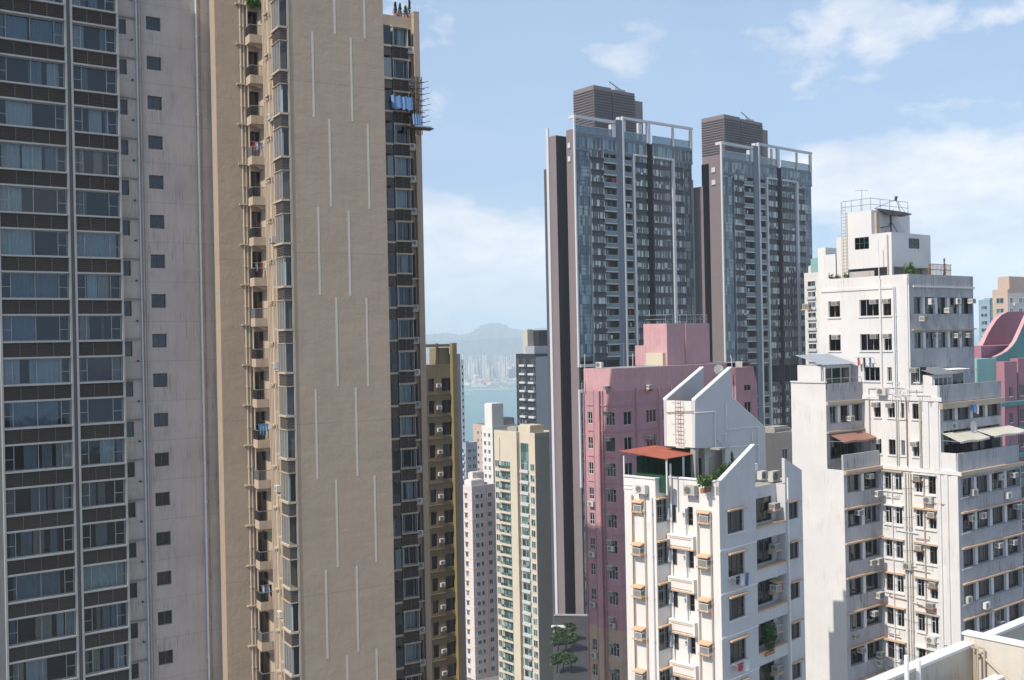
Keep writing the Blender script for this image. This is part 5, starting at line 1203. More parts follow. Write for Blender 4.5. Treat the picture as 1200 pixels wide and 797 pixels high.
for i in range(10):
    a, c = Y0 + .2 + (Yf - Y0 - .6) * i / 10, Y0 + .2 + (Yf - Y0 - .6) * (i + 1) / 10; x = X0 + .35
    m.poly([(x + .05 * (i % 2), a, zt0_ + .1), (x + .05 * ((i + 1) % 2), c, zt0_ + .1), (x + .05 * ((i + 1) % 2), c, zt0_ + 1.35), (x + .05 * (i % 2), a, zt0_ + 1.3)], 'green_tarp')
m.poly([(X1 - .35, Y0 + .3, zt0_ + .1), (X1 - .35, Yf - .5, zt0_ + .1), (X1 - .35, Yf - .5, zc2 - .1), (X1 - .35, Y0 + .3, zc2 - .1)], 'green_tarp')
obj('tarpaulin', m, cp)
Yf = yE - .2
# terrace plants
def loc(b, x, y, z): c, n = math.cos(b.yaw), math.sin(b.yaw); return b.o + Vector((x * c - y * n, x * n + y * c, z))
def pot_plant(b, x, y, z, h, r, n, lab, mats, grp=None, size=.1, tall=False):
    t_ = thing('potted_plant', lab, 'plant', loc(b, x, y, z), random.uniform(0, 6), grp)
    m = MB(); k_ = 8; m.prism([(.16 * math.cos(a * 6.2832 / k_), .16 * math.sin(a * 6.2832 / k_)) for a in range(k_)], 'z', 0, .3, 'terracotta'); obj('pot', m, t_)
    m = MB(); m.tube([(0, 0, .3), (.03, .02, h * .7)], .03, 'bark'); 
    obj('stem', m, t_); m = MB()
    if tall:
        for q in range(6): f = q / 6; leaves(m, (0, 0, .35 + (h - .3) * f), r * (1 - f * .9), r * (1 - f * .9), h / 8, n // 6, size, mats)
    else: leaves(m, (0, 0, .3 + h * .5), r, r, h * .5, n, size, mats, .3)
    obj('foliage', m, t_)
for (px, py, h, r, lab, mats, tall) in ((823, 561, .95, .42, 'spiky bright green plant at the left end of the terrace plant row', ['leaf_bright', 'leaf'], 0), (832, 563, .8, .38, 'round green potted plant, second in the terrace plant row', ['leaf', 'leaf_bright'], 0), (839, 559, 1.0, .4, 'bushy green potted plant in the middle of the terrace row', ['leaf'], 0), (846, 553, 1.15, .42, 'dark green potted plant behind the sloping parapet', ['leaf', 'leaf_dark'], 0), (853, 549, 1.2, .4, 'dark bushy plant near the top of the sloping parapet', ['leaf_dark', 'leaf'], 0), (858, 552, 2.1, .33, 'tall narrow conifer in a pot on the terrace', ['leaf', 'leaf_dark'], 1), (866, 545, 1.3, .4, 'rightmost leafy plant of the terrace row', ['leaf_dark', 'leaf'], 0), (827.5, 566, .8, .4, 'low leafy plant in front of the spiky bright one on the terrace', ['leaf_bright', 'leaf'], 0), (850, 556, 1.1, .45, 'spreading green plant under the tall conifer on the terrace', ['leaf', 'leaf_bright'], 0)):
    y = .75; x = W.R(px, py, y)[0]
    zz = zt0_ + .35 if px < 840 else zt0_ + .55
    pot_plant(W, x, y, zz, h * 1.1, r * 1.15, 420, lab, mats, 'potted plants on the white block terrace', .09, tall)
bx(W, 'planter_shelf', .3, W.R(872, 545, .75)[0], .45, 1.1, zt0_ + .003, zt0_ + .34, 'concrete')
# big bush growing out of the recess, third storey shown
zz = zR - BFH * 2.95; m = MB(); xb2 = W.R(898, 750, .2)[0]
leaves(m, (xb2, -.05, zz + .85), .8, .6, 1.1, 1700, .09, ['leaf', 'leaf_dark']); leaves(m, (xb2 - .1, -.2, zz + .2), .45, .35, .5, 300, .08, ['leaf'])
t_ = thing('balcony_shrub', 'dense round green shrub growing out of a window recess low on the white middle block', 'shrub', W.o, W.yaw); obj('foliage', m, t_); m = MB(); m.box(xb2 - .6, xb2 + .6, -.1, .3, zz - .55, zz - .3, 'terracotta'); obj('planter', m, t_)
# antennas on the peak
t_ = thing('antenna', 'small tilted white dish antenna on a mast at the sawtooth peak, before the pink tower', 'antenna', loc(W, W.R(846, 436, yw + .4)[0], yw + .4, W.R(846, 445, yw + .4)[1]))
m = MB(); m.tube([(0, 0, -1.4), (0, 0, .6)], .04, 'steel'); m.tube([(-.5, 0, -.2), (.3, 0, .2)], .03, 'steel'); obj('mast', m, t_)
m = MB(); n_ = 12; m.poly([(-.25 + .42 * math.cos(6.2832 * i / n_) * .9, -.1 + .15 * math.cos(6.2832 * i / n_), .75 + .38 * math.sin(6.2832 * i / n_)) for i in range(n_)], 'ac_white'); m.poly([(-.2 + .40 * math.cos(6.2832 * i / n_) * .9, -.02 + .15 * math.cos(6.2832 * i / n_), .75 + .36 * math.sin(6.2832 * i / n_)) for i in range(n_)], 'ac_white'); m.tube([(-.2, 0, .75), (0, 0, .5)], .03, 'steel'); obj('dish', m, t_)
t_ = thing('antenna', 'thin upright rod antenna right of the sawtooth peak', 'antenna', loc(P, P.R(858, 430, -.5)[0], -.5, wzt))
m = MB(); m.tube([(0, 0, 0), (-.15, 0, 1.6)], .05, 'pipe_white'); m.box(.5, 1.3, -.2, .3, 0, .8, 'ac_white'); obj('mast', m, t_)

# ================================================================== BIG STEPPED WHITE BLOCK (C)
C = B('apartment_block', 'big stepped white apartment block at right with strip windows, awnings and a rooftop satellite dish', 'apartment block', 1124, 88, 38, 600)
CFH = 3.0
wc, gb = 'white_wall', 'grey_band'
XR = C.R(1198, 620, 0)[0]
yI = C.L(1033, 600, 0)[0]; xBl = C.R(990, 620, yI)[0]; yBk = C.L(929, 560, xBl)[0]
zI = C.R(1124, 553, 0)[1]; zIp = C.R(1116, 533, 0.0)[1]
y2 = C.L(1102, 500, 0)[0]; z2 = C.R(1102, 472, y2)[1]; z2p = C.R(1100, 452, y2)[1]; XR2 = C.R(1174, 480, y2)[0]
y3 = C.L(1066, 380, 0)[0]; z3p = C.R(1067, 321, y3)[1]; XR3 = C.R(1141, 370, y3)[0]; y3b = C.L(963, 380, 0)[0]
yU = C.L(1012, 500, 0)[0]; xBu = C.R(967.5, 500, yU)[0]; zBt = C.R(967, 449, yU)[1]; zBlt = C.R(990, 551, yI)[1]
# rows (sill heights) on the street faces
def strip(y, x0, x1, z0, h, n, parts=('frame_bronze',), seed=0, ac=0.5, skip=()):
    """strip of windows between slim piers inside one long opening"""
    rr = random.Random(seed); pw = .42; w_ = (x1 - x0 - pw * (n - 1)) / n
    for i in range(n):
        a = x0 + i * (w_ + pw)
        cst = rr.choice((None, None, ((.0, .5, 'curtain_white'),), ((.55, 1, 'curtain_grey'),), ((0, 1, 'curtain_cream'),)))
        if i not in skip: C.put(window(round(w_, 2), h, rr.choice(('frame_bronze', 'frame_dark', 'frame_grey')), (.33, .66), ((0, .35),), cst, .1, 'glass_dark'), 'R', a + w_ / 2, z0, y + .28)
        if i < n - 1: bx(C, 'pier', a + w_, a + w_ + pw, y + .12, y + .6, z0, z0 + h, wc)
        if rr.random() < ac: C.put(rr.choice((ac_box(.66, .44, .5, False, False), ac_split(.75, .55, .3))), 'R', a + w_ * rr.choice((.3, .7)), z0 + rr.choice((.05, h * .55, h * .6, -.7)), y + (.2 if rr.random() < .6 else 0) - .0)
rowsI = [C.R(1124, yy, 0)[1] for yy in (584, 625)]; rowsI = [rowsI[0] - CFH * k for k in range(22)]
z_r1 = C.R(1102, 495, y2)[1]; z_r2 = C.R(1102, 535, y2)[1]
z_t1 = C.R(1068, 368, y3)[1]; z_t2 = z_t1 - 3.05
HI = 1.55
m = MB()
m.wall('R', 0, .02, XR, 0, zI, [(.55, XR - .25, z, z + HI) for z in rowsI], .5, gb)
m.wall('R', y2, .02, XR2, zI - .5, z2, [(.5, XR2 - .2, z_r1, z_r1 + HI + .1), (.5, XR2 - .4, z_r2 - .2, z_r2 + 2.1)], .8, gb)
m.wall('R', y3, .02, XR3, z2 - 1, z3p - .95, [(.7, XR3 - .3, z_t1, z_t1 + 1.5), (.7, XR3 - .3, z_t2, z_t2 + 1.45)], .5, gb)
# left (lit) faces: windows taken from the photograph
colsI = [(1045, 1037), (1057, 1049), (1081, 1073), (1097, 1088.5)]
colsI = [(C.L(a, 590, 0)[0], C.L(b_, 590, 0)[0]) for a, b_ in colsI]
rowL = [C.L(1050, 614, 0)[1] + CFH * 1 - CFH * k for k in range(23)]
hI = [(a, b_, z, z + 1.5) for z in rowL for a, b_ in colsI]
cols2 = [(C.L(a, 500, 0)[0], C.L(b_, 500, 0)[0]) for a, b_ in ((1032.5, 1025), (1049, 1041), (1060, 1055.5), (1077, 1069.5))]
z2rows = [C.L(1040, 489.5, 0)[1], C.L(1040, 532.5, 0)[1]]
h2 = [(a, b_, z, z + 1.35) for z in z2rows for a, b_ in cols2]
cols3 = [(C.L(a, 370, 0)[0], C.L(b_, 370, 0)[0]) for a, b_ in ((984.5, 971), (1030, 1007.5), (1044.5, 1035))]
z3rows = [C.L(1020, 370.5, 0)[1], C.L(1020, 411, 0)[1]]
h3 = [(a, b_, z, z + 1.5) for z in z3rows for a, b_ in cols3]
cols3c = [(C.L(a, 440, 0)[0], C.L(b_, 440, 0)[0]) for a, b_ in ((1031, 1012.5), (1045, 1040), (1077, 1072))]
zc3 = C.L(1020, 446.5, 0)[1]
h3c = [(a, b_, zc3, zc3 + 1.25) for a, b_ in cols3c]
m.wall('L', 0, 0, yI, 0, zI + .0, hI, .2, wc)
m.wall('L', 0, y2, yU + .5, zI + .001, z2 + .4, h2 + [h for h in h3c if h[3] < z2 + .4], .2, wc)
m.wall('L', 0, y3, y3b, z2 + .401, z3p - .3, [h for h in h3 + h3c if h[2] > z2 + .4], .2, wc)
m.poly([(0, y3b, 0), (XR3, y3b, 0), (XR3, y3b, z3p - .9), (0, y3b, z3p - .9)], wc); m.poly([(XR3, y3, z2 - 1), (XR3, y3b, z2 - 1), (XR3, y3b, z3p - .95), (XR3, y3, z3p - .95)], wc)
m.poly([(XR2, y2, zI - .5), (XR2, y3b, zI - .5), (XR2, y3b, z2), (XR2, y2, z2)], wc); m.poly([(XR, 0, 0), (XR, y3b, 0), (XR, y3b, zI), (XR, 0, zI)], wc)
m.poly([(0, 0, zI - .5), (XR, 0, zI - .5), (XR, y3b, zI - .5), (0, y3b, zI - .5)], 'concrete'); m.poly([(0, y2, z2 - .3), (XR2, y2, z2 - .3), (XR2, y3b, z2 - .3), (0, y3b, z2 - .3)], 'concrete')
m.poly([(0, y3, z3p - .95), (XR3, y3, z3p - .95), (XR3, y3b, z3p - .95), (0, y3b, z3p - .95)], 'concrete')
# box wing on the left
m.wall('L', xBl, yI, yBk, 0, zBlt, [], .2, wc); m.wall('L', xBl, yU, yBk, zBlt + .001, zBt, [], .2, wc)
rowsB = [C.R(1000, yy, yI)[1] for yy in (577,)]; rowsB = [rowsB[0] - CFH * k for k in range(22)]
zU1 = C.R(990, 495, yU)[1]; zU2 = C.R(990, 534, yU)[1]
m.wall('R', yI, xBl, -.0, 0, zBlt, [(xBl + .5, -.25, z, z + 1.5) for z in rowsB], .5, gb)
m.wall('R', yU, xBl, -.0, zBlt - .3, zBt - .6, [(xBl + .5, -.2, zU1, zU1 + 1.5), (xBl + .5, -.3, zU2 - .2, zU2 + 2.0)], .8, gb)
m.poly([(xBl, yU, zBt - .9), (0, yU, zBt - .9), (0, yBk, zBt - .9), (xBl, yBk, zBt - .9)], 'concrete'); m.poly([(xBl, yI, zBlt - .3), (0, yI, zBlt - .3), (0, yU, zBlt - .3), (xBl, yU, zBlt - .3)], 'concrete')
m.poly([(xBl, yBk, 0), (0, yBk, 0), (0, yBk, zBt), (xBl, yBk, zBt)], wc)
C.part('wall', m)
# street face strips
for k, z in enumerate(rowsI):
    strip(0, .55, XR - .25, z, HI, 4, seed=k + 3, ac=.55)
    if k: bx(C, 'ledge', .3, XR + .1, -.22, -.003, z + HI + .12, z + HI + .24, 'peach_trim')
    bx(C, 'ledge', .3, XR + .05, -.10, -.003, z - .12, z - .02, gb)
for k, z in enumerate(rowsB):
    strip(yI, xBl + .5, -.25, z, 1.5, 2, seed=k + 40, ac=.6)
    bx(C, 'ledge', xBl - .02, .1, yI - .2, yI - .003, z + 1.62, z + 1.74, 'peach_trim')
    bx(C, 'pier', xBl + 2.55, xBl + 2.95, yI - .02, yI + .1, z, z + 1.5, wc)
    if k % 3 != 1: C.put(ac_box(.8, .55, .5, False, False), 'R', -.9, z - .75, yI)
strip(y2, .5, XR2 - .2, z_r1, HI + .1, 4, seed=90, ac=.2); strip(y3, .7, XR3 - .3, z_t1, 1.5, 5, seed=91, ac=.5); strip(y3, .7, XR3 - .3, z_t2, 1.45, 5, seed=92, ac=.5); strip(yU, xBl + .5, -.2, zU1, 1.5, 3, seed=93, ac=.6)
# covered terraces (dark, with doors) behind the awnings
for (yy, x0, x1, z, n) in ((y2, .5, XR2 - .4, z_r2 - .2, 4), (yU, xBl + .5, -.3, zU2 - .2, 2)):
    for i in range(n):
        a = x0 + (x1 - x0) * i / n; w_ = (x1 - x0) / n - .3
        C.put(window(round(w_, 2), 2.2, 'frame_bronze', (.5,), None, None, .2, 'glass_dark'), 'R', a + w_ / 2 + .15, z, yy + .55)
# parapets and bands
def cpar(x0, x1, y0, y1, z0, z1, mt): bx(C, 'parapet', x0, x1, y0, y1, z0, z1, mt)
cpar(-.0, XR - .3, .0, .2, zI + .003, zIp, gb); cpar(.003, .2, .201, y2 - .02, zI + .003, zIp, wc)
bx(C, 'band', -.1, XR - .1, -.35, -.003, zI - .35, zI - .02, 'beige_trim'); bx(C, 'band', -.12, -.003, -.3, yI, zI - .3, zI + .02, wc)
cpar(.0, XR2, y2, y2 + .2, z2 + .003, z2p, gb); cpar(.003, .2, y2 + .201, y3 - .01, z2 + .403, z2p, wc)
bx(C, 'band', -.1, XR2 + .1, y2 - .3, y2 - .003, z2 - .55, z2 - .05, 'beige_trim'); bx(C, 'band', -.12, -.003, y2 - .2, yU, z2 + .1, z2 + .45, wc)
cpar(.0, XR3 + .0, y3, y3 + .2, z3p - .947, z3p, gb); cpar(.0, .2, y3 + .201, y3b, z3p - .297, z3p, wc)
bx(C, 'band', .6, XR3 + .12, y3 - .12, y3 - .003, z3p - 1.15, z3p - 1.0, wc); bx(C, 'band', -.08, -.003, y3 + 1.5, y3b, z3p - 1.2, z3p - .95, wc)
bx(C, 'band', .3, XR3 + .1, y3 - .2, y3 - .003, z_t2 + 1.6, z_t2 + 1.72, 'beige_trim')
bx(C, 'coping', xBl - .1, xBl + .25, yU, yBk, zBt, zBt + .12, wc); cpar(xBl + .251, .0, yU, yU + .2, zBt - .597, zBt - .1, gb)
bx(C, 'band', xBl + .0, .05, yU - .2, yU - .003, zU1 + 1.65, zU1 + 1.95, 'beige_trim'); bx(C, 'band', xBl, .1, yU - .2, yU - .003, zU2 + 2.15, zU2 + 2.3, 'beige_trim')
cpar(xBl, -.2, yI, yI + .2, zBlt + .003, C.R(985, 534, yI)[1], gb)
bx(C, 'band', xBl, .15, yI - .3, yI - .003, zBlt - .3, zBlt - .05, 'beige_trim')
# awnings
def awning(y, x0, x1, z, d, drop, mt, lab):
    m = MB(); n_ = 8
    for i in range(n_):
        a, c = x0 + (x1 - x0) * i / n_, x0 + (x1 - x0) * (i + 1) / n_; s_ = .05 * math.sin(i * 1.1)
        m.poly([(a, y - .01, z), (c, y - .01, z), (c, y - d, z - drop + s_), (a, y - d, z - drop + .05 * math.sin((i - 1) * 1.1 + 0))], mt)
        m.poly([(a, y - d, z - drop + .05 * math.sin((i - 1) * 1.1)), (c, y - d, z - drop + s_), (c, y - d, z - drop + s_ - .18), (a, y - d, z - drop - .15)], mt)
    o_ = C.part('awning', m, lab)
    m = MB(); m.tube([(x0, y, z - .6), (x0, y - d, z - drop)], .025, 'steel'); m.tube([(x1, y, z - .6), (x1, y - d, z - drop)], .025, 'steel'); C.part('arm', m, parent=o_)
awning(yU, xBl + .3, -.3, C.R(990, 507, yU)[1], 1.5, .55, 'brown_awning', 'brown fabric awning'); awning(y2, .2, 5.2, C.R(1105, 508, y2)[1], 1.6, .6, 'cream_awning', 'cream fabric awning'); awning(y2, 5.3, XR2 + 1.0, C.R(1105, 508, y2)[1], 1.9, .45, 'cream_awning', 'cream fabric awning')
# left-face windows
rc = random.Random(21)
for z in rowL:
    for j, (a, b_) in enumerate(colsI):
        C.put(window(b_ - a, 1.5, rc.choice(('frame_grey', 'frame_bronze', 'frame_white')), (.5,), ((0, .7),), rc.choice((None, None, ((.1, .9, 'curtain_grey'),), ((0, .5, 'curtain_white'),))), .12, 'glass_dark'), 'L', (a + b_) / 2, z, 0)
    for (a, b_) in ((colsI[1][0], colsI[0][1]), (colsI[3][0], colsI[2][1])):
        bx(C, 'hood', -.35, -.003, a - .2, b_ + .2, z + 1.6, z + 1.7, rc.choice(('peach_trim', 'beige_trim', wc)))
        bx(C, 'ledge', -.12, -.003, a - .1, b_ + .1, z - .2, z - .1, wc)
    for q in range(3):
        yy = rc.uniform(colsI[3][0], colsI[0][1]); zz = z - rc.uniform(.4, 1.0)
        rails(C, 'pipe', [[(-.12, yy, zz + .3), (-.12, yy + .02, zz), (-.12, yy + rc.uniform(.6, 2.2) * rc.choice((-1, 1)), zz - .05)]], .035, rc.choice(('pipe_white', 'rust', 'pipe_beige')))
    if rc.random() < .6: C.put(ac_box(.6, .42, .45, True, False, 'rust'), 'L', colsI[rc.randrange(4)][0] + .3, z + 1.0, 0)
for j, (rows, cols, hh) in enumerate(((z2rows, cols2, 1.35), (z3rows, cols3, 1.5), ([zc3], cols3c, 1.25))):
    for z in rows:
        for i, (a, b_) in enumerate(cols):
            w_ = b_ - a
            C.put(window(round(w_, 3), hh, rc.choice(('frame_bronze', 'frame_grey')), (.33, .66) if w_ > 1.3 else (.5,), None, rc.choice((None, ((.1, .5, 'curtain_grey'),), None)), .14, 'glass_dark'), 'L', (a + b_) / 2, z, 0)
            if rc.random() < .5: C.put(ac_box(.6, .42, .4, False, False), 'L', a + .4, z + hh - .5, -.0)
            bx(C, 'ledge', -.1, -.003, a - .1, b_ + .1, z - .12, z - .02, wc)
# vertical pipes, pilasters
for px, mt in ((1031.5, 'pipe_beige'), (1063, 'pipe_beige'), (1066, 'pipe_white'), (1069, 'pipe_beige'), (1100.5, 'pipe_white'), (1047, 'white_clean'), (1084.5, 'pipe_beige')): pipe_run(C, 'L', C.L(px, 620, 0)[0], 0, zI - .4, 0, .045, mt, CFH)
for px, mt in ((1020, 'pipe_beige'), (1051.5, 'pipe_beige'), (1053.5, 'pipe_white'), (1063.5, 'rust'), (1078.5, 'pipe_white'), (1080, 'pipe_beige')): pipe_run(C, 'L', C.L(px, 500, 0)[0], zI + .1, z2 + .3, 0, .04, mt, CFH)
for px, mt in ((1048.5, 'pipe_white'), (1050.5, 'pipe_white'), (1061, 'pipe_white')): pipe_run(C, 'L', C.L(px, 380, 0)[0], z2 + .5, z3p - 1, 0, .04, mt, CFH)
for (ya, yb_) in ((.0, .55), (.9, 1.25), (1.55, 1.95)): bx(C, 'pilaster', -.14, -.003, ya, yb_, 0, zI - .36, wc)
for (ya, yb_) in ((y2 + .1, y2 + .5), (y2 + 1.0, y2 + 1.6)): bx(C, 'pilaster', -.14, -.003, ya, yb_, zI + .03, z2 + .05, wc)
for px0, px1 in ((1035, 1031),): bx(C, 'pilaster', -.2, -.003, C.L(1035, 380, 0)[0] + .1, C.L(1032, 380, 0)[0], z2 + .5, z3p - .3, wc)
bx(C, 'pilaster', -.14, -.003, y3 + .1, y3 + .5, z2 + .5, z3p - .3, wc)
rails(C, 'pipe', [[(-.15, y3 + 2.8, z3p + 3.2), (-.15, y3 + 2.8, z3p - 2), (-.15, y3 + 2.7, z3p - 6.3)]], .04, 'white_clean')
# pipe tangle at the foot of section III
for q in range(11):
    yy = rc.uniform(y3 - 1.2, y3 + 3.2); zz = z2 + rc.uniform(.2, 1.3); y9 = yy + rc.uniform(.4, 1.4) * rc.choice((-1, 1)); o9 = -.1 - .04 * (q % 4)
    rails(C, 'pipe', [[(o9, yy, zz + .5), (o9, yy, zz), (o9, y9, zz - .03), (o9, y9, zz - rc.uniform(.6, 1.6))]], .035, rc.choice(('pipe_white', 'pipe_white', 'pipe_beige')), 6)
C.put(ac_split(.9, .65, .4), 'L', C.L(1036, 462, 0)[0], C.L(1036, 463, 0)[1], 0)
C.put(ac_box(.7, .5, .5, True, False), 'L', C.L(990, 410, 0)[0] + 3.9, z3rows[0] + .8, 0)
# ---- penthouse
xp = .7; ypn = 7.0
ypn = C.L(1045, 300, xp)[0]; ypb = C.L(980.5, 300, xp)[0]; xpr = C.R(1090.5, 290, ypn)[0]; zpt = C.R(1046, 272, ypn)[1]; zpb = z3p - .94
def opening(px0, px1, py0, py1): a, z_ = C.L(px1, py1, xp); b_, zz = C.L(px0, py0, xp); return (a, b_, z_, zz)
pw_ = opening(1001.5, 1018.5, 279, 291.5); xa_, za_ = C.R(1065, 291, ypn); xb_, zb2 = C.R(1077, 280, ypn)
m = MB(); m.wall('L', xp, ypn, ypb, zpb + 1.9, zpt, [pw_], .2, wc); m.wall('R', ypn, xp, xpr, zpb + 1.9, zpt, [(xa_, xb_, za_, zb2)], .2, wc)
m.poly([(xpr, ypn, zpb), (xpr, ypb, zpb), (xpr, ypb, zpt), (xpr, ypn, zpt)], wc); m.poly([(xp, ypb, zpb), (xpr, ypb, zpb), (xpr, ypb, zpt), (xp, ypb, zpt)], wc)
m.poly([(xp, ypn, zpt), (xpr, ypn, zpt), (xpr, ypb, zpt), (xp, ypb, zpt)], 'concrete'); m.box(xp, xpr, ypn, ypb, zpb + 1.75, zpb + 1.899, wc)
m.box(xp + .9, xpr, ypn + .9, ypb, zpb, zpb + 1.749, 'grey_render_dark'); m.box(xp + .0, xp + .3, ypn + .0, ypn + .35, zpb, zpb + 1.749, wc); m.box(xp, xp + .88, ypb - 1.2, ypb, zpb, zpb + 1.749, wc)
m.box(xp + .02, xp + .06, ypn + 1.8, ypb - 1.3, zpb + .1, zpb + 1.5, 'grey_render')
C.part('penthouse', m)
C.put(window(pw_[1] - pw_[0], pw_[3] - pw_[2], 'frame_green', (.33, .66), ((-1, .5),), None, .05, 'glass'), 'L', (pw_[0] + pw_[1]) / 2, pw_[2], xp)
C.put(window(xb_ - xa_, zb2 - za_, 'frame_green', (.33, .66), ((-1, .5),), None, .03, 'glass'), 'R', (xa_ + xb_) / 2, za_, ypn)
yq0 = C.L(1021, 255, xp)[0]; zq1 = C.L(1022, 246, xp)[1]; xq1 = C.R(1066, 255, yq0)[0]
bx(C, 'lift_room', xp + .003, xq1, yq0, ypb - 1.0, zpt + .003, zq1, wc)
bx(C, 'pilaster', xp + .5, xp + .9, yq0 - .2, yq0 - .003, zpt + .003, zq1 - .2, 'beige_trim')
yy = ypb - .6
rl = [[(xp + .1, yq0 + .1, zq1 + h), (xq1 - .1, yq0 + .1, zq1 + h)] for h in (.55, 1.1)] + [[(xp + .1, yq0 + .1, zq1 + h), (xp + .1, yy, zq1 + h)] for h in (.55, 1.1)] + [[(xp + .1 + (xq1 - xp - .2) * i / 4, yq0 + .1, zq1), (xp + .1 + (xq1 - xp - .2) * i / 4, yq0 + .1, zq1 + 1.1)] for i in range(5)] + [[(xp + .1, yq0 + .1 + (yy - yq0 - .1) * i / 3, zq1), (xp + .1, yq0 + .1 + (yy - yq0 - .1) * i / 3, zq1 + 1.1)] for i in range(1, 4)]
rails(C, 'railing', rl, .025, 'steel')
ly = ypb - .75
rails(C, 'ladder', [[(xp - .25, ly, zpb), (xp - .25, ly, zq1 + 1)], [(xp - .25, ly - .45, zpb), (xp - .25, ly - .45, zq1 + 1)]] + [[(xp - .25, ly, zpb + .3 * i), (xp - .25, ly - .45, zpb + .3 * i)] for i in range(1, int((zq1 + 1 - zpb) / .3))], .03, 'pipe_beige')
bx(C, 'side_tank', xp + .1, xp + 1.2, ypb + .2, ypb + 1.5, zpb + .0, zpt - 1.5, wc)
rails(C, 'pipe', [[(xp - .1, ypn + .35, zpb), (xp - .1, ypn + .35, zpt - .2)]], .06, 'pipe_beige')
# terrace railing right of the penthouse
rails(C, 'railing', [[(xpr + .1 - 3.5 + i * .22, y3 + .3, z3p), (xpr + .1 - 3.5 + i * .22, y3 + .3, z3p + 1.0)] for i in range(18)] + [[(xpr - 3.4, y3 + .3, z3p + h), (xpr + .5, y3 + .3, z3p + h)] for h in (.0, .5, 1.0)], .03, 'rust')
# satellite dish
t_ = thing('satellite_dish', 'large dark mesh satellite dish facing up on the penthouse of the big white block', 'satellite dish', loc(C, C.R(1044, 268, ypn + 1.4)[0], ypn + 1.4, zpt))
m = MB(); m.tube([(0, 0, 0), (0, 0, 1.7)], .09, 'dark_metal', 8); m.tube([(-.7, 0, 0), (0, 0, 1.2)], .04, 'dark_metal'); m.tube([(.6, -.3, 0), (0, 0, 1.2)], .04, 'dark_metal'); m.tube([(-1.1, 0, .6), (0, 0, .8)], .05, 'dark_metal'); obj('mast', m, t_)
m = MB(); ax = Vector((.18, -.12, .95)).normalized(); u = ax.orthogonal().normalized(); v = ax.cross(u); c0 = Vector((.15, 0, 1.7)); Rr = 1.65; nr, ns = 6, 28
ring = [[c0 + (u * math.cos(6.2832 * i / ns) + v * math.sin(6.2832 * i / ns)) * Rr * j / nr + ax * (.42 * (j / nr) ** 2) for i in range(ns)] for j in range(nr + 1)]
for j in range(nr):
    for i in range(ns): m.poly([ring[j][i], ring[j][(i + 1) % ns], ring[j + 1][(i + 1) % ns], ring[j + 1][i]], 'dish')
obj('dish', m, t_)
m = MB()
for i in range(0, ns, 4): m.tube([ring[0][0], ring[3][i] - ax * .04, ring[nr][i]], .025, 'dark_metal', 4)
fp = c0 + ax * 1.5
for i in (0, 9, 19): m.tube([ring[nr][i], fp], .02, 'dark_metal', 4)
m.tube([fp - ax * .1, fp + ax * .3], .12, 'dark_metal', 8); obj('feed', m, t_)
# plants on C
pot_plant(C, C.R(1066, 315, y3 + .8)[0], y3 + .8, z3p - .9, 1.9, .75, 420, 'leafy green plant on the roof edge under the white penthouse', ['leaf_bright', 'leaf'], None, .12)
pot_plant(C, xp + 6.2, y3 + .6, z3p - .9, 2.6, .22, 260, 'thin dark conifer at the right end of the upper roof railing', ['leaf_dark'], None, .09, True)
for i, (yy2, h) in enumerate(((y3b - .8, .9), (y3b - 1.5, .7), (y3b - 2.4, .8))):
    pot_plant(C, .45, yy2, z3p - .5, h, .35, 120, ['low plant at the far left corner of the upper roof', 'small plant, second from the left on the upper roof edge', 'small plant beside the roof ladder of the penthouse'][i], ['leaf', 'leaf_dark'], 'plants on the upper roof edge', .08)
# rooftop rooms on section II, box roof room
x0r, zr1 = C.R(1085, 428, y2 + 2.2)
def roof_room(x0, x1, y0, y1, z0, h, mt, nwin, lean, rmat):
    m = MB(); m.box(x0, x1, y0, y1, z0, z0 + h, mt); o_ = C.part('roof_room', m)
    for i in range(nwin):
        a = x0 + .25 + (x1 - x0 - .4) * i / nwin; w_ = (x1 - x0 - .4) / nwin - .12
        m = MB(); m.box(a, a + w_, y0 - .03, y0 - .003, z0 + .75, z0 + h - .3, 'dark_glass'); m.box(a - .03, a, y0 - .06, y0 - .003, z0 + .7, z0 + h - .25, 'frame_white'); m.box(a + w_, a + w_ + .03, y0 - .06, y0 - .003, z0 + .7, z0 + h - .25, 'frame_white'); C.part('window', m, parent=o_)
    m = MB(); n_ = 14
    for i in range(n_):
        a, c = x0 - .3 + (x1 - x0 + .6) * i / n_, x0 - .3 + (x1 - x0 + .6) * (i + 1) / n_; d1, d2 = .04 * (i % 2), .04 * ((i + 1) % 2)
        m.poly([(a, y0 - .5, z0 + h + .03 + d1), (c, y0 - .5, z0 + h + .03 + d2), (c, y1, z0 + h + lean + d2), (a, y1, z0 + h + lean + d1)], rmat)
    C.part('roof_sheet', m, parent=o_)
roof_room(.6, 3.9, y2 + 1.0, y3 - .1, z2 - .29, 2.6, wc, 4, .6, 'steel'); roof_room(4.2, 7.0, y2 + 1.6, y3 - .1, z2 - .29, 2.9, 'white_clean', 1, .1, 'white_clean')
roof_room(xBl + .6, -.5, yU + .9, yBk - .3, zBt - .89, 2.4, wc, 3, .9, 'slate_wall')
rails(C, 'railing', [[(xBl + .3, yU + .1, zBt + .35), (-.1, yU + .1, zBt + .35)], [(xBl + .3, yU + .1, zBt - .1), (xBl + .3, yU + .1, zBt + .35)], [(-1.9, yU + .1, zBt - .1), (-1.9, yU + .1, zBt + .35)]], .03, 'steel')
rails(C, 'vent_pipe', [[(xBl + .3, yU + .3, zBt), (xBl + .3, yU + .3, zBt + 1.2)], [(xBl + .3, yU + .3, zBt + 1.2), (xBl + .3, yU + .3, zBt + 1.35)]], .08, 'pipe_white')
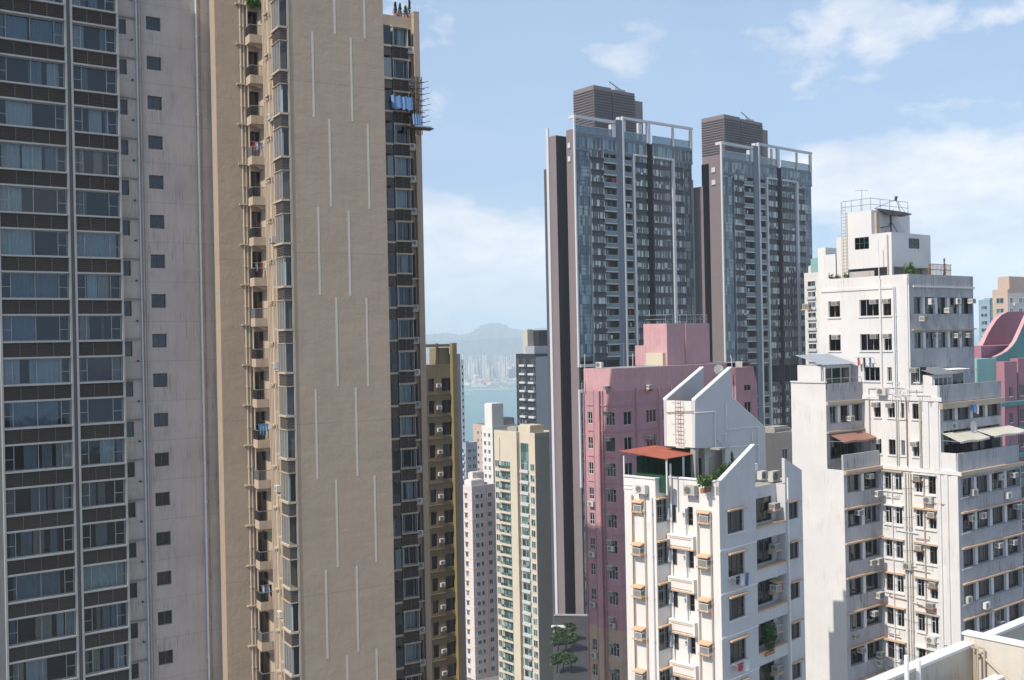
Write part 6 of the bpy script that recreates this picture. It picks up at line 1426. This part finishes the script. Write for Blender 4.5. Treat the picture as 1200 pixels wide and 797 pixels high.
# washing
def washing(b, face, c, a0, a1, z, items, lab, grp=None):
    m = MB(); n_ = len(items); w_ = (a1 - a0) / n_
    P_ = (lambda a, o, z_: (a, c - o, z_)) if face == 'R' else (lambda a, o, z_: (c - o, a, z_))
    for i, mt in enumerate(items):
        a = a0 + w_ * i; l = .55 + .3 * ((i * 7) % 3) / 2
        m.poly([P_(a + .03, .5, z), P_(a + w_ * .9, .5, z), P_(a + w_ * .82, .46, z - l), P_(a + w_ * .5, .54, z - l - .05), P_(a + w_ * .12, .47, z - l)], mt)
    m.tube([P_(a0 - .2, .5, z), P_(a1 + .2, .5, z)], .015, 'steel'); m.tube([P_(a0, 0, z - .1), P_(a0, .5, z)], .015, 'steel'); m.tube([P_(a1, 0, z - .1), P_(a1, .5, z)], .015, 'steel')
    thing('laundry', lab, 'laundry', b.o, b.yaw, grp, m)
a0 = C.L(1025, 420, 0)[0]; a1 = C.L(1008, 420, 0)[0]
washing(C, 'L', 0, a0, a1, C.L(1016, 419, 0)[1], ['cloth_blue', 'cloth_white', 'cloth_dark', 'cloth_white', 'cloth_red'], 'row of dark and white clothes drying below upper windows of the big white block')
x0, z0 = C.R(1131, 480, y2); m = MB()
washing(C, 'R', y2, x0, x0 + 1.5, z_r1 + 1.3, ['cloth_blue', 'cloth_sky', 'cloth_white'], 'blue and white clothes hanging in the window above the cream awnings')
t_ = thing('satellite_dish', 'small round white dish hung on the wall above the cream awnings', 'satellite dish', loc(C, C.R(1133, 500, y2)[0], y2 - .5, C.R(1133, 500, y2)[1]), C.yaw)
m = MB(); rg = [[(.5 * j / 3 * math.cos(6.2832 * i / 16), -.1 * (j / 3) ** 2, .55 * j / 3 * math.sin(6.2832 * i / 16)) for i in range(16)] for j in range(4)]
for j in range(3):
    for i in range(16): m.poly([rg[j][i], rg[j][(i + 1) % 16], rg[j + 1][(i + 1) % 16], rg[j + 1][i]], 'ac_white')
obj('dish', m, t_); m = MB(); m.tube([(0, 0, 0), (0, .5, -.1)], .03, 'steel'); m.tube([(0, -.05, -.5), (0, -.5, 0)], .02, 'steel'); obj('bracket', m, t_)

# ================================================================== CURVED PINK AND TEAL BLOCK (right edge)
K = B('apartment_block', 'pink and teal apartment block with a sweeping curved roof wall, at the right edge', 'apartment block', 1167, 128, 38, 430)
def curve_prism(y0, y1, pts, mt, name, rim=None, zlow=0):
    pr = [K.R(a, c, y0) for a, c in pts]; m = MB()
    for (xa, za), (xb, zb) in zip(pr, pr[1:]):
        m.poly([(xa, y0, zlow), (xb, y0, zlow), (xb, y0, zb), (xa, y0, za)], mt); m.poly([(xa, y1, zlow), (xb, y1, zlow), (xb, y1, zb), (xa, y1, za)], mt)
        m.poly([(xa, y0, za), (xb, y0, zb), (xb, y1, zb), (xa, y1, za)], rim or mt)
    m.poly([(pr[0][0], y0, zlow), (pr[0][0], y1, zlow), (pr[0][0], y1, pr[0][1]), (pr[0][0], y0, pr[0][1])], mt)
    m.poly([(pr[-1][0], y0, zlow), (pr[-1][0], y1, zlow), (pr[-1][0], y1, pr[-1][1]), (pr[-1][0], y0, pr[-1][1])], mt)
    K.part(name, m)
curve_prism(5.5, 6.1, [(1147, 418), (1149, 412), (1152, 404), (1157, 393), (1162, 384), (1168, 375), (1174, 369), (1181, 365.5), (1190, 365), (1200, 366), (1240, 372)], 'rose_wall', 'curved_wall', 'pink_light')
curve_prism(0, .5, [(1167, 418), (1173, 415.5), (1180, 411.5), (1186, 406), (1191, 399), (1196, 388), (1200, 379), (1206, 366), (1216, 352), (1232, 344)], 'teal_wall', 'curved_wall', 'pink_light')
x1_ = K.R(1232, 420, 0)[0]
zf1 = K.R(1150, 420, 0)[1]
bx(K, 'roof_room', K.R(1150, 420, 2)[0], x1_, 2, 5.4, 0, K.R(1170, 405, 2)[1], 'rose_wall')
bx(K, 'roof_room', K.R(1145, 425, -.5)[0], K.R(1167.5, 425, -.5)[0], -.5, 2, 0, K.R(1155, 420.5, -.5)[1], 'teal_light')
bx(K, 'wall', K.R(1140, 425, 2)[0], x1_, .51, 14, 0, K.R(1170, 436, .5)[1], 'rose_wall')
bx(K, 'bay', K.R(1177, 430, -1.5)[0], K.R(1191.5, 430, -1.5)[0], -1.5, -.003, 0, K.R(1180, 424, -1.5)[1], 'rose_wall')
bx(K, 'bay', K.R(1193, 430, -1.0)[0], x1_, -1.0, -.004, 0, K.R(1195, 420, -1)[1], 'rose_wall')
zk = K.R(1185, 475, -1.5)[1]
for k in range(14):
    z = zk - 4.2 * k * .75
    bx(K, 'ledge', K.R(1172, 480, -2)[0], x1_, -2.1, -1.503, z, z + .5, 'teal_wall')
    xx = K.R(1185, 480, -1.5)[0]; m = MB(); m.box(xx - .4, xx + .3, -1.56, -1.503, z + 1.1, z + 2.2, 'dark_glass'); m.box(xx - .45, xx + .35, -1.6, -1.561, z + 1.0, z + 1.09, 'frame_white'); K.part('window', m)
    xx = K.R(1197, 480, -1)[0]; m = MB(); m.box(xx - .4, xx + 1.2, -1.06, -1.003, z + 1.0, z + 2.4, 'dark_glass'); m.box(xx - .45, xx + 1.25, -1.1, -1.061, z + .9, z + .99, 'frame_white'); K.part('window', m)
t_ = thing('rooftop_tree', 'dark shrub on the roof at the foot of the curved pink wall', 'shrub', loc(K, K.R(1151, 412, 3)[0], 3, K.R(1151, 420, 3)[1] - .8)); m = MB(); leaves(m, (0, 0, 1.3), 1.5, 1.0, 1.2, 500, .2, ['leaf_dark', 'leaf']); obj('foliage', m, t_); m = MB(); m.tube([(0, 0, -.2), (.1, 0, 1.2)], .08, 'bark'); obj('trunk', m, t_)

# ================================================================== NEAR ROOFTOP (bottom right)
Z = B('rooftop', 'near cream rooftop parapet and stair wall in the bottom right corner', 'rooftop', 1139.5, 27, 40, 757, gz=140)
zt1 = Z.R(1139, 757, 0)[1]; zt3 = Z.L(1139.5, 745.5, 0)[1]
xz0 = -9
zfl = zt1 - .95
m = MB(); m.box(xz0, 0, 0, .22, zfl - 6, zt1 - .003, 'cream_parapet'); Z.part('parapet', m)
bx(Z, 'coping', xz0, -.0, -.05, .28, zt1, zt1 + .07, 'white_clean')
m = MB(); m.box(.0, .25, -9, .22, zfl - 6, zt3, 'cream_parapet'); Z.part('stair_wall', m)
bx(Z, 'coping', -.04, .3, -9, .26, zt3 + .002, zt3 + .06, 'white_clean')
bx(Z, 'inner_kerb', xz0, -.35, -.95, -.75, zfl - .3, zfl + .42, 'cream_parapet'); bx(Z, 'coping', xz0, -.33, -.98, -.72, zfl + .423, zfl + .47, 'white_clean')
bx(Z, 'roof_slab', xz0, -.003, -9, -.003, zfl - 6, zfl - .305, 'concrete')
bx(Z, 'gutter_floor', xz0, -.003, -.74, -.003, zfl - .30, zfl - .1, 'roof_felt')
for (x, y0) in ((-.16, -.12), (-.24, -.25), (-.1, -.35)): rails(Z, 'pipe', [[(x, y0, zfl - .3), (x, y0, zt1 + .02), (x - .1, y0 + .1, zt1 + .06)]], .028, 'pipe_beige', 6)
rails(Z, 'pipe', [[(-.05, -.1, zt1 - .05), (-.05, -1.6, zfl - .25)]], .035, 'pipe_beige', 6)
for px in (1062.5, 1076.5):
    x = Z.R(px, 785, -.3)[0]; rails(Z, 'vent_pipe', [[(x, -.3, zfl - .3), (x, -.3, Z.R(px, 768 if px < 1070 else 773, -.3)[1])]], .055, 'white_clean', 8)
m = MB(); m.box(.26, 8, 1.2, 1.42, zfl - 6, Z.R(1170, 744, 1.2)[1], 'cream_shade'); Z.part('parapet', m)
bx(Z, 'coping', .26, 8, 1.15, 1.47, Z.R(1170, 744, 1.2)[1] + .003, Z.R(1170, 744, 1.2)[1] + .08, 'white_clean')

# ================================================================== STREET AT THE FOOT (seen between the twin tower and the pink block)
gz_ = ground_z(330)
m = MB(); m.poly([(-2, 120, ground_z(120) + .05), (6, 120, ground_z(120) + .05), (38, 560, ground_z(560) + .3), (28, 560, ground_z(560) + .3)], 'asphalt')
def strip_road(c0, c1, wd, mt, dz_, name, Y0=130, Y1=420):
    m = MB(); n = 12
    for i in range(n):
        ya, yb = Y0 + (Y1 - Y0) * i / n, Y0 + (Y1 - Y0) * (i + 1) / n
        xa = c0 + (c1 - c0) * i / n; xb = c0 + (c1 - c0) * (i + 1) / n
        m.poly([(xa - wd, ya, ground_z(ya) + dz_), (xa + wd, ya, ground_z(ya) + dz_), (xb + wd, yb, ground_z(yb) + dz_), (xb - wd, yb, ground_z(yb) + dz_)], mt)
    return obj(name, m, kind='structure')
strip_road(6, 18, 4, 'asphalt', .06, 'road'); strip_road(6, 18, .07, 'road_paint', .064, 'road_marking'); strip_road(11.5, 23.5, 1.4, 'pavement', .18, 'kerb')
TZ = 100.0
m = MB(); m.box(8.6, 60, 212, 259, 60, TZ, 'asphalt'); obj('terrace_ground', m, kind='structure')  # dark asphalt stands in for the shade lying over this terrace
m = MB(); m.box(8.7, 40, 226, 231.5, TZ + .004, TZ + .008, 'asphalt'); obj('lane', m, kind='structure')
def tree(px, D, h, r, lab):
    p = at(px, 760, D)
    t_ = thing('street_tree', lab, 'tree', (p.x, p.y, TZ), 0, 'trees on the terrace below')
    m = MB(); m.tube([(0, 0, 0), (.2, .1, h * .4), (.1, .3, h * .7)], .16, 'bark', 7, .05)
    for a in range(5): m.tube([(.15, .15, h * (.4 + .05 * a)), (r * .6 * math.cos(a * 1.3), r * .6 * math.sin(a * 1.3), h * (.6 + .07 * a))], .06, 'bark', 5, .02)
    obj('trunk', m, t_)
    m = MB()
    for a in range(8): leaves(m, (r * .55 * math.cos(a * .8) * (a % 3 + 1) / 3, r * .55 * math.sin(a * .8) * (a % 3 + 1) / 3, h * (.6 + .06 * (a % 5))), r * .5, r * .5, h * .16, 330, .2, ['leaf_dark', 'leaf_dark', 'leaf'])
    obj('crown', m, t_)
for px, D, h, r, lab in ((656, 240, 4.6, 2.2, 'dark tree in the street gap, just below the small white roof'), (663, 236, 5.2, 2.6, 'largest dark tree in the street gap, in its middle'), (669, 243, 4.8, 2.2, 'dark tree against the pink block foot in the street gap'), (653.5, 233, 4.4, 2.2, 'tree in the street gap beside the cream block, above the lane'), (672, 235, 4.6, 2.3, 'tree half hidden by the pink block corner, above the lane'), (659, 221, 4.2, 2.2, 'lowest tree in the street gap, this side of the lane'), (668, 220, 4.4, 2.3, 'tree this side of the lane, beside the pink block foot'), (652, 220, 4.2, 2.1, 'tree this side of the lane, beside the cream block')):
    tree(px, D, h, r, lab)
p = at(656, 735, 245); t_ = thing('shelter', 'small white-roofed shelter among the trees in the street gap', 'shelter', (p.x, p.y, TZ), .5)
m = MB(); m.prism([(-1.6, 2.6), (1.6, 2.6), (1.6, 2.75), (-1.6, 3.2)], 'y', -1.2, 1.2, 'white_clean'); obj('roof', m, t_)
m = MB(); m.box(-1.3, 1.3, -.9, .9, 0, 2.598, 'tan_wall'); obj('wall', m, t_)
t_ = thing('retaining_wall', 'dark retaining wall crossing the street gap at the twin tower foot', 'wall', (11.5, 254, TZ), -.12)
m = MB(); m.box(-2.6, 14, 0, .5, 0, 3.0, 'tower_grey'); obj('wall', m, t_); m = MB(); m.box(-2.7, 14, -.2, .7, 3.003, 3.3, 'concrete'); obj('coping', m, t_)  # wall coloured dark as well, in place of shade in the gap

# ================================================================== ROOF CLUTTER AND SMALL FITTINGS
def yagi(b, x, y, z, h, lab, rz=0.0):
    t_ = thing('television_aerial', lab, 'aerial', loc(b, x, y, z), rz, 'television aerials on the roofs')
    m = MB(); m.tube([(0, 0, 0), (0, 0, h)], .025, 'steel', 5); obj('mast', m, t_)
    m = MB(); m.tube([(-.6, 0, h - .1), (.6, 0, h - .1)], .015, 'steel', 4)
    for i in range(6): m.tube([(-.55 + i * .2, -.3 + i * .025, h - .1), (-.55 + i * .2, .3 - i * .025, h - .1)], .01, 'steel', 4)
    obj('antenna', m, t_)
yagi(C, 2.2, ypb - 1.8, zq1, 2.2, 'thin aerial above the railed lift room of the big white block')
yagi(C, XR2 - 1.5, y2 + 1.5, z2 - .3, 3.0, 'aerial on the middle roof step of the big white block', .6)
yagi(P, 3.0, 1.5, pz, 3.0, 'aerial on the left part of the pink block roof', .3)
yagi(P, 8.5, 2.5, pz, 2.5, 'aerial beside the pink stair tower', 1.0)
yagi(W, xE - 1.2, 3.5, zt0_, 2.6, 'aerial behind the right sloping fin of the white middle block', .5)
def tank(b, x, y, z, r, h, lab, mt='steel'):
    t_ = thing('water_tank', lab, 'water tank', loc(b, x, y, z), 0, 'roof water tanks')
    m = MB(); m.prism([(r * math.cos(i * .3927), r * math.sin(i * .3927)) for i in range(16)], 'z', .4, .4 + h, mt); m.prism([(r * 1.04 * math.cos(i * .3927), r * 1.04 * math.sin(i * .3927)) for i in range(16)], 'z', .4 + h, .5 + h, mt); obj('drum', m, t_)
    for sx, sy in ((1, 1), (1, -1), (-1, 1), (-1, -1)): m = MB(); m.box(sx * r * .6 - .04, sx * r * .6 + .04, sy * r * .6 - .04, sy * r * .6 + .04, 0, .399, 'dark_metal'); obj('leg', m, t_)
tank(W, xE - 2.2, 5.0, zt0_, .55, 1.0, 'small round water tank behind the sloping fins of the white middle block', 'steel')
tank(C, xBl + 2.2, yBk - 1.0, zBt - .9, .5, 1.1, 'small round water tank on the left wing roof of the big white block', 'ivory_wall')
# conduits and stains' causes: loose cables and extra air conditioners on the big white block and the middle block
rz_ = random.Random(99)
for z in rowL[:12]:
    y = rz_.uniform(2.1, 2.6); m = MB(); p0 = (-.16, y, z + rz_.uniform(.5, 2)); p1 = (-.16, yI - .3, z + rz_.uniform(.2, 1.5)); n = 10
    m.tube([(-.16, p0[1] + (p1[1] - p0[1]) * i / n, p0[2] + (p1[2] - p0[2]) * i / n - .35 * math.sin(math.pi * i / n)) for i in range(n + 1)], .018, 'dark_metal', 4); C.part('cable', m)
for k in range(12):
    z = rowL[0] - CFH * k
    if rz_.random() < .75: C.put(rz_.choice((ac_split(.8, .58, .32), ac_box(.66, .42, .5, True, False, 'rust'))), 'L', rz_.choice((colsI[0][0] - .6, colsI[1][0] - .6, colsI[2][0] - .7)), z - .8, 0)
    if rz_.random() < .5: C.put(ac_split(.75, .55, .3), 'R', rz_.uniform(1, XR - 1), z - .95, 0)
    y = rz_.choice(colsI)[0] + .4
    m = MB(); m.tube([(-.02, y, z + .2), (-.7, y, z + .1)], .015, 'steel', 4); m.tube([(-.02, y + .9, z + .2), (-.7, y + .9, z + .1)], .015, 'steel', 4); m.tube([(-.65, y - .1, z + .12), (-.65, y + 1.0, z + .12)], .015, 'steel', 4); C.part('drying_rack', m)
for k in range(8):
    z = zR - BFH * k
    m = MB(); x = xw1[0] + .1
    for q in range(4): m.tube([(x, -.05, z + .05 + q * .001), (x, -.55, z - .02)], .012, 'steel', 4) if q == 0 else m.tube([(x, -.14 * q - .1, z - .01), (xw1[1] - .1, -.14 * q - .1, z - .01)], .01, 'steel', 4)
    m.tube([(xw1[1] - .1, -.05, z + .05), (xw1[1] - .1, -.55, z - .02)], .012, 'steel', 4)
    if k in (1, 3, 6): W.part('drying_rack', m)
for i, (k, its, lab) in enumerate(((1, ['cloth_dark', 'cloth_white', 'cloth_blue'], 'dark and white clothes outside an upper street window of the white middle block'), (3, ['cloth_red', 'cloth_white'], 'red and white clothes outside a lower street window of the white middle block'))):
    washing(W, 'R', 0, xw1[0] + .1, xw1[1] - .2, zR - BFH * k + .15, its, lab)
for b_, (X, ) in ((D1, (base_,)), (D2, (base_,))):
    rq = random.Random(b_.root.name); zt = b_.R(675 if b_ is D1 else 846.5, 144.5 if b_ is D1 else 175, 0)[1]
    for k in range(17):
        z = zt - 2.6 - 6.3 - 3.1 * k
        for a, c in (('w1', 'b1'), ('f1', 'b2')):
            if rq.random() < .55:
                m = MB(); x = rq.uniform(X[a] + .3, X[c] - 1.2); w_ = rq.uniform(.5, 1.1)
                if rq.random() < .5: m.poly([(x, .1, z + 2.3), (x + w_, .1, z + 2.3), (x + w_ * .9, .1, z + 1.3), (x + .05, .1, z + 1.4)], rq.choice(('cloth_white', 'cloth_white', 'cloth_blue', 'cloth_red', 'curtain_grey'))); nm = 'washing'
                else: m.box(x, x + w_ * .6, .3, .8, z + .06, z + rq.uniform(.8, 1.5), rq.choice(('ac_white', 'leaf', 'terracotta', 'curtain_cream'))); nm = 'balcony_item'
                b_.part(nm, m)
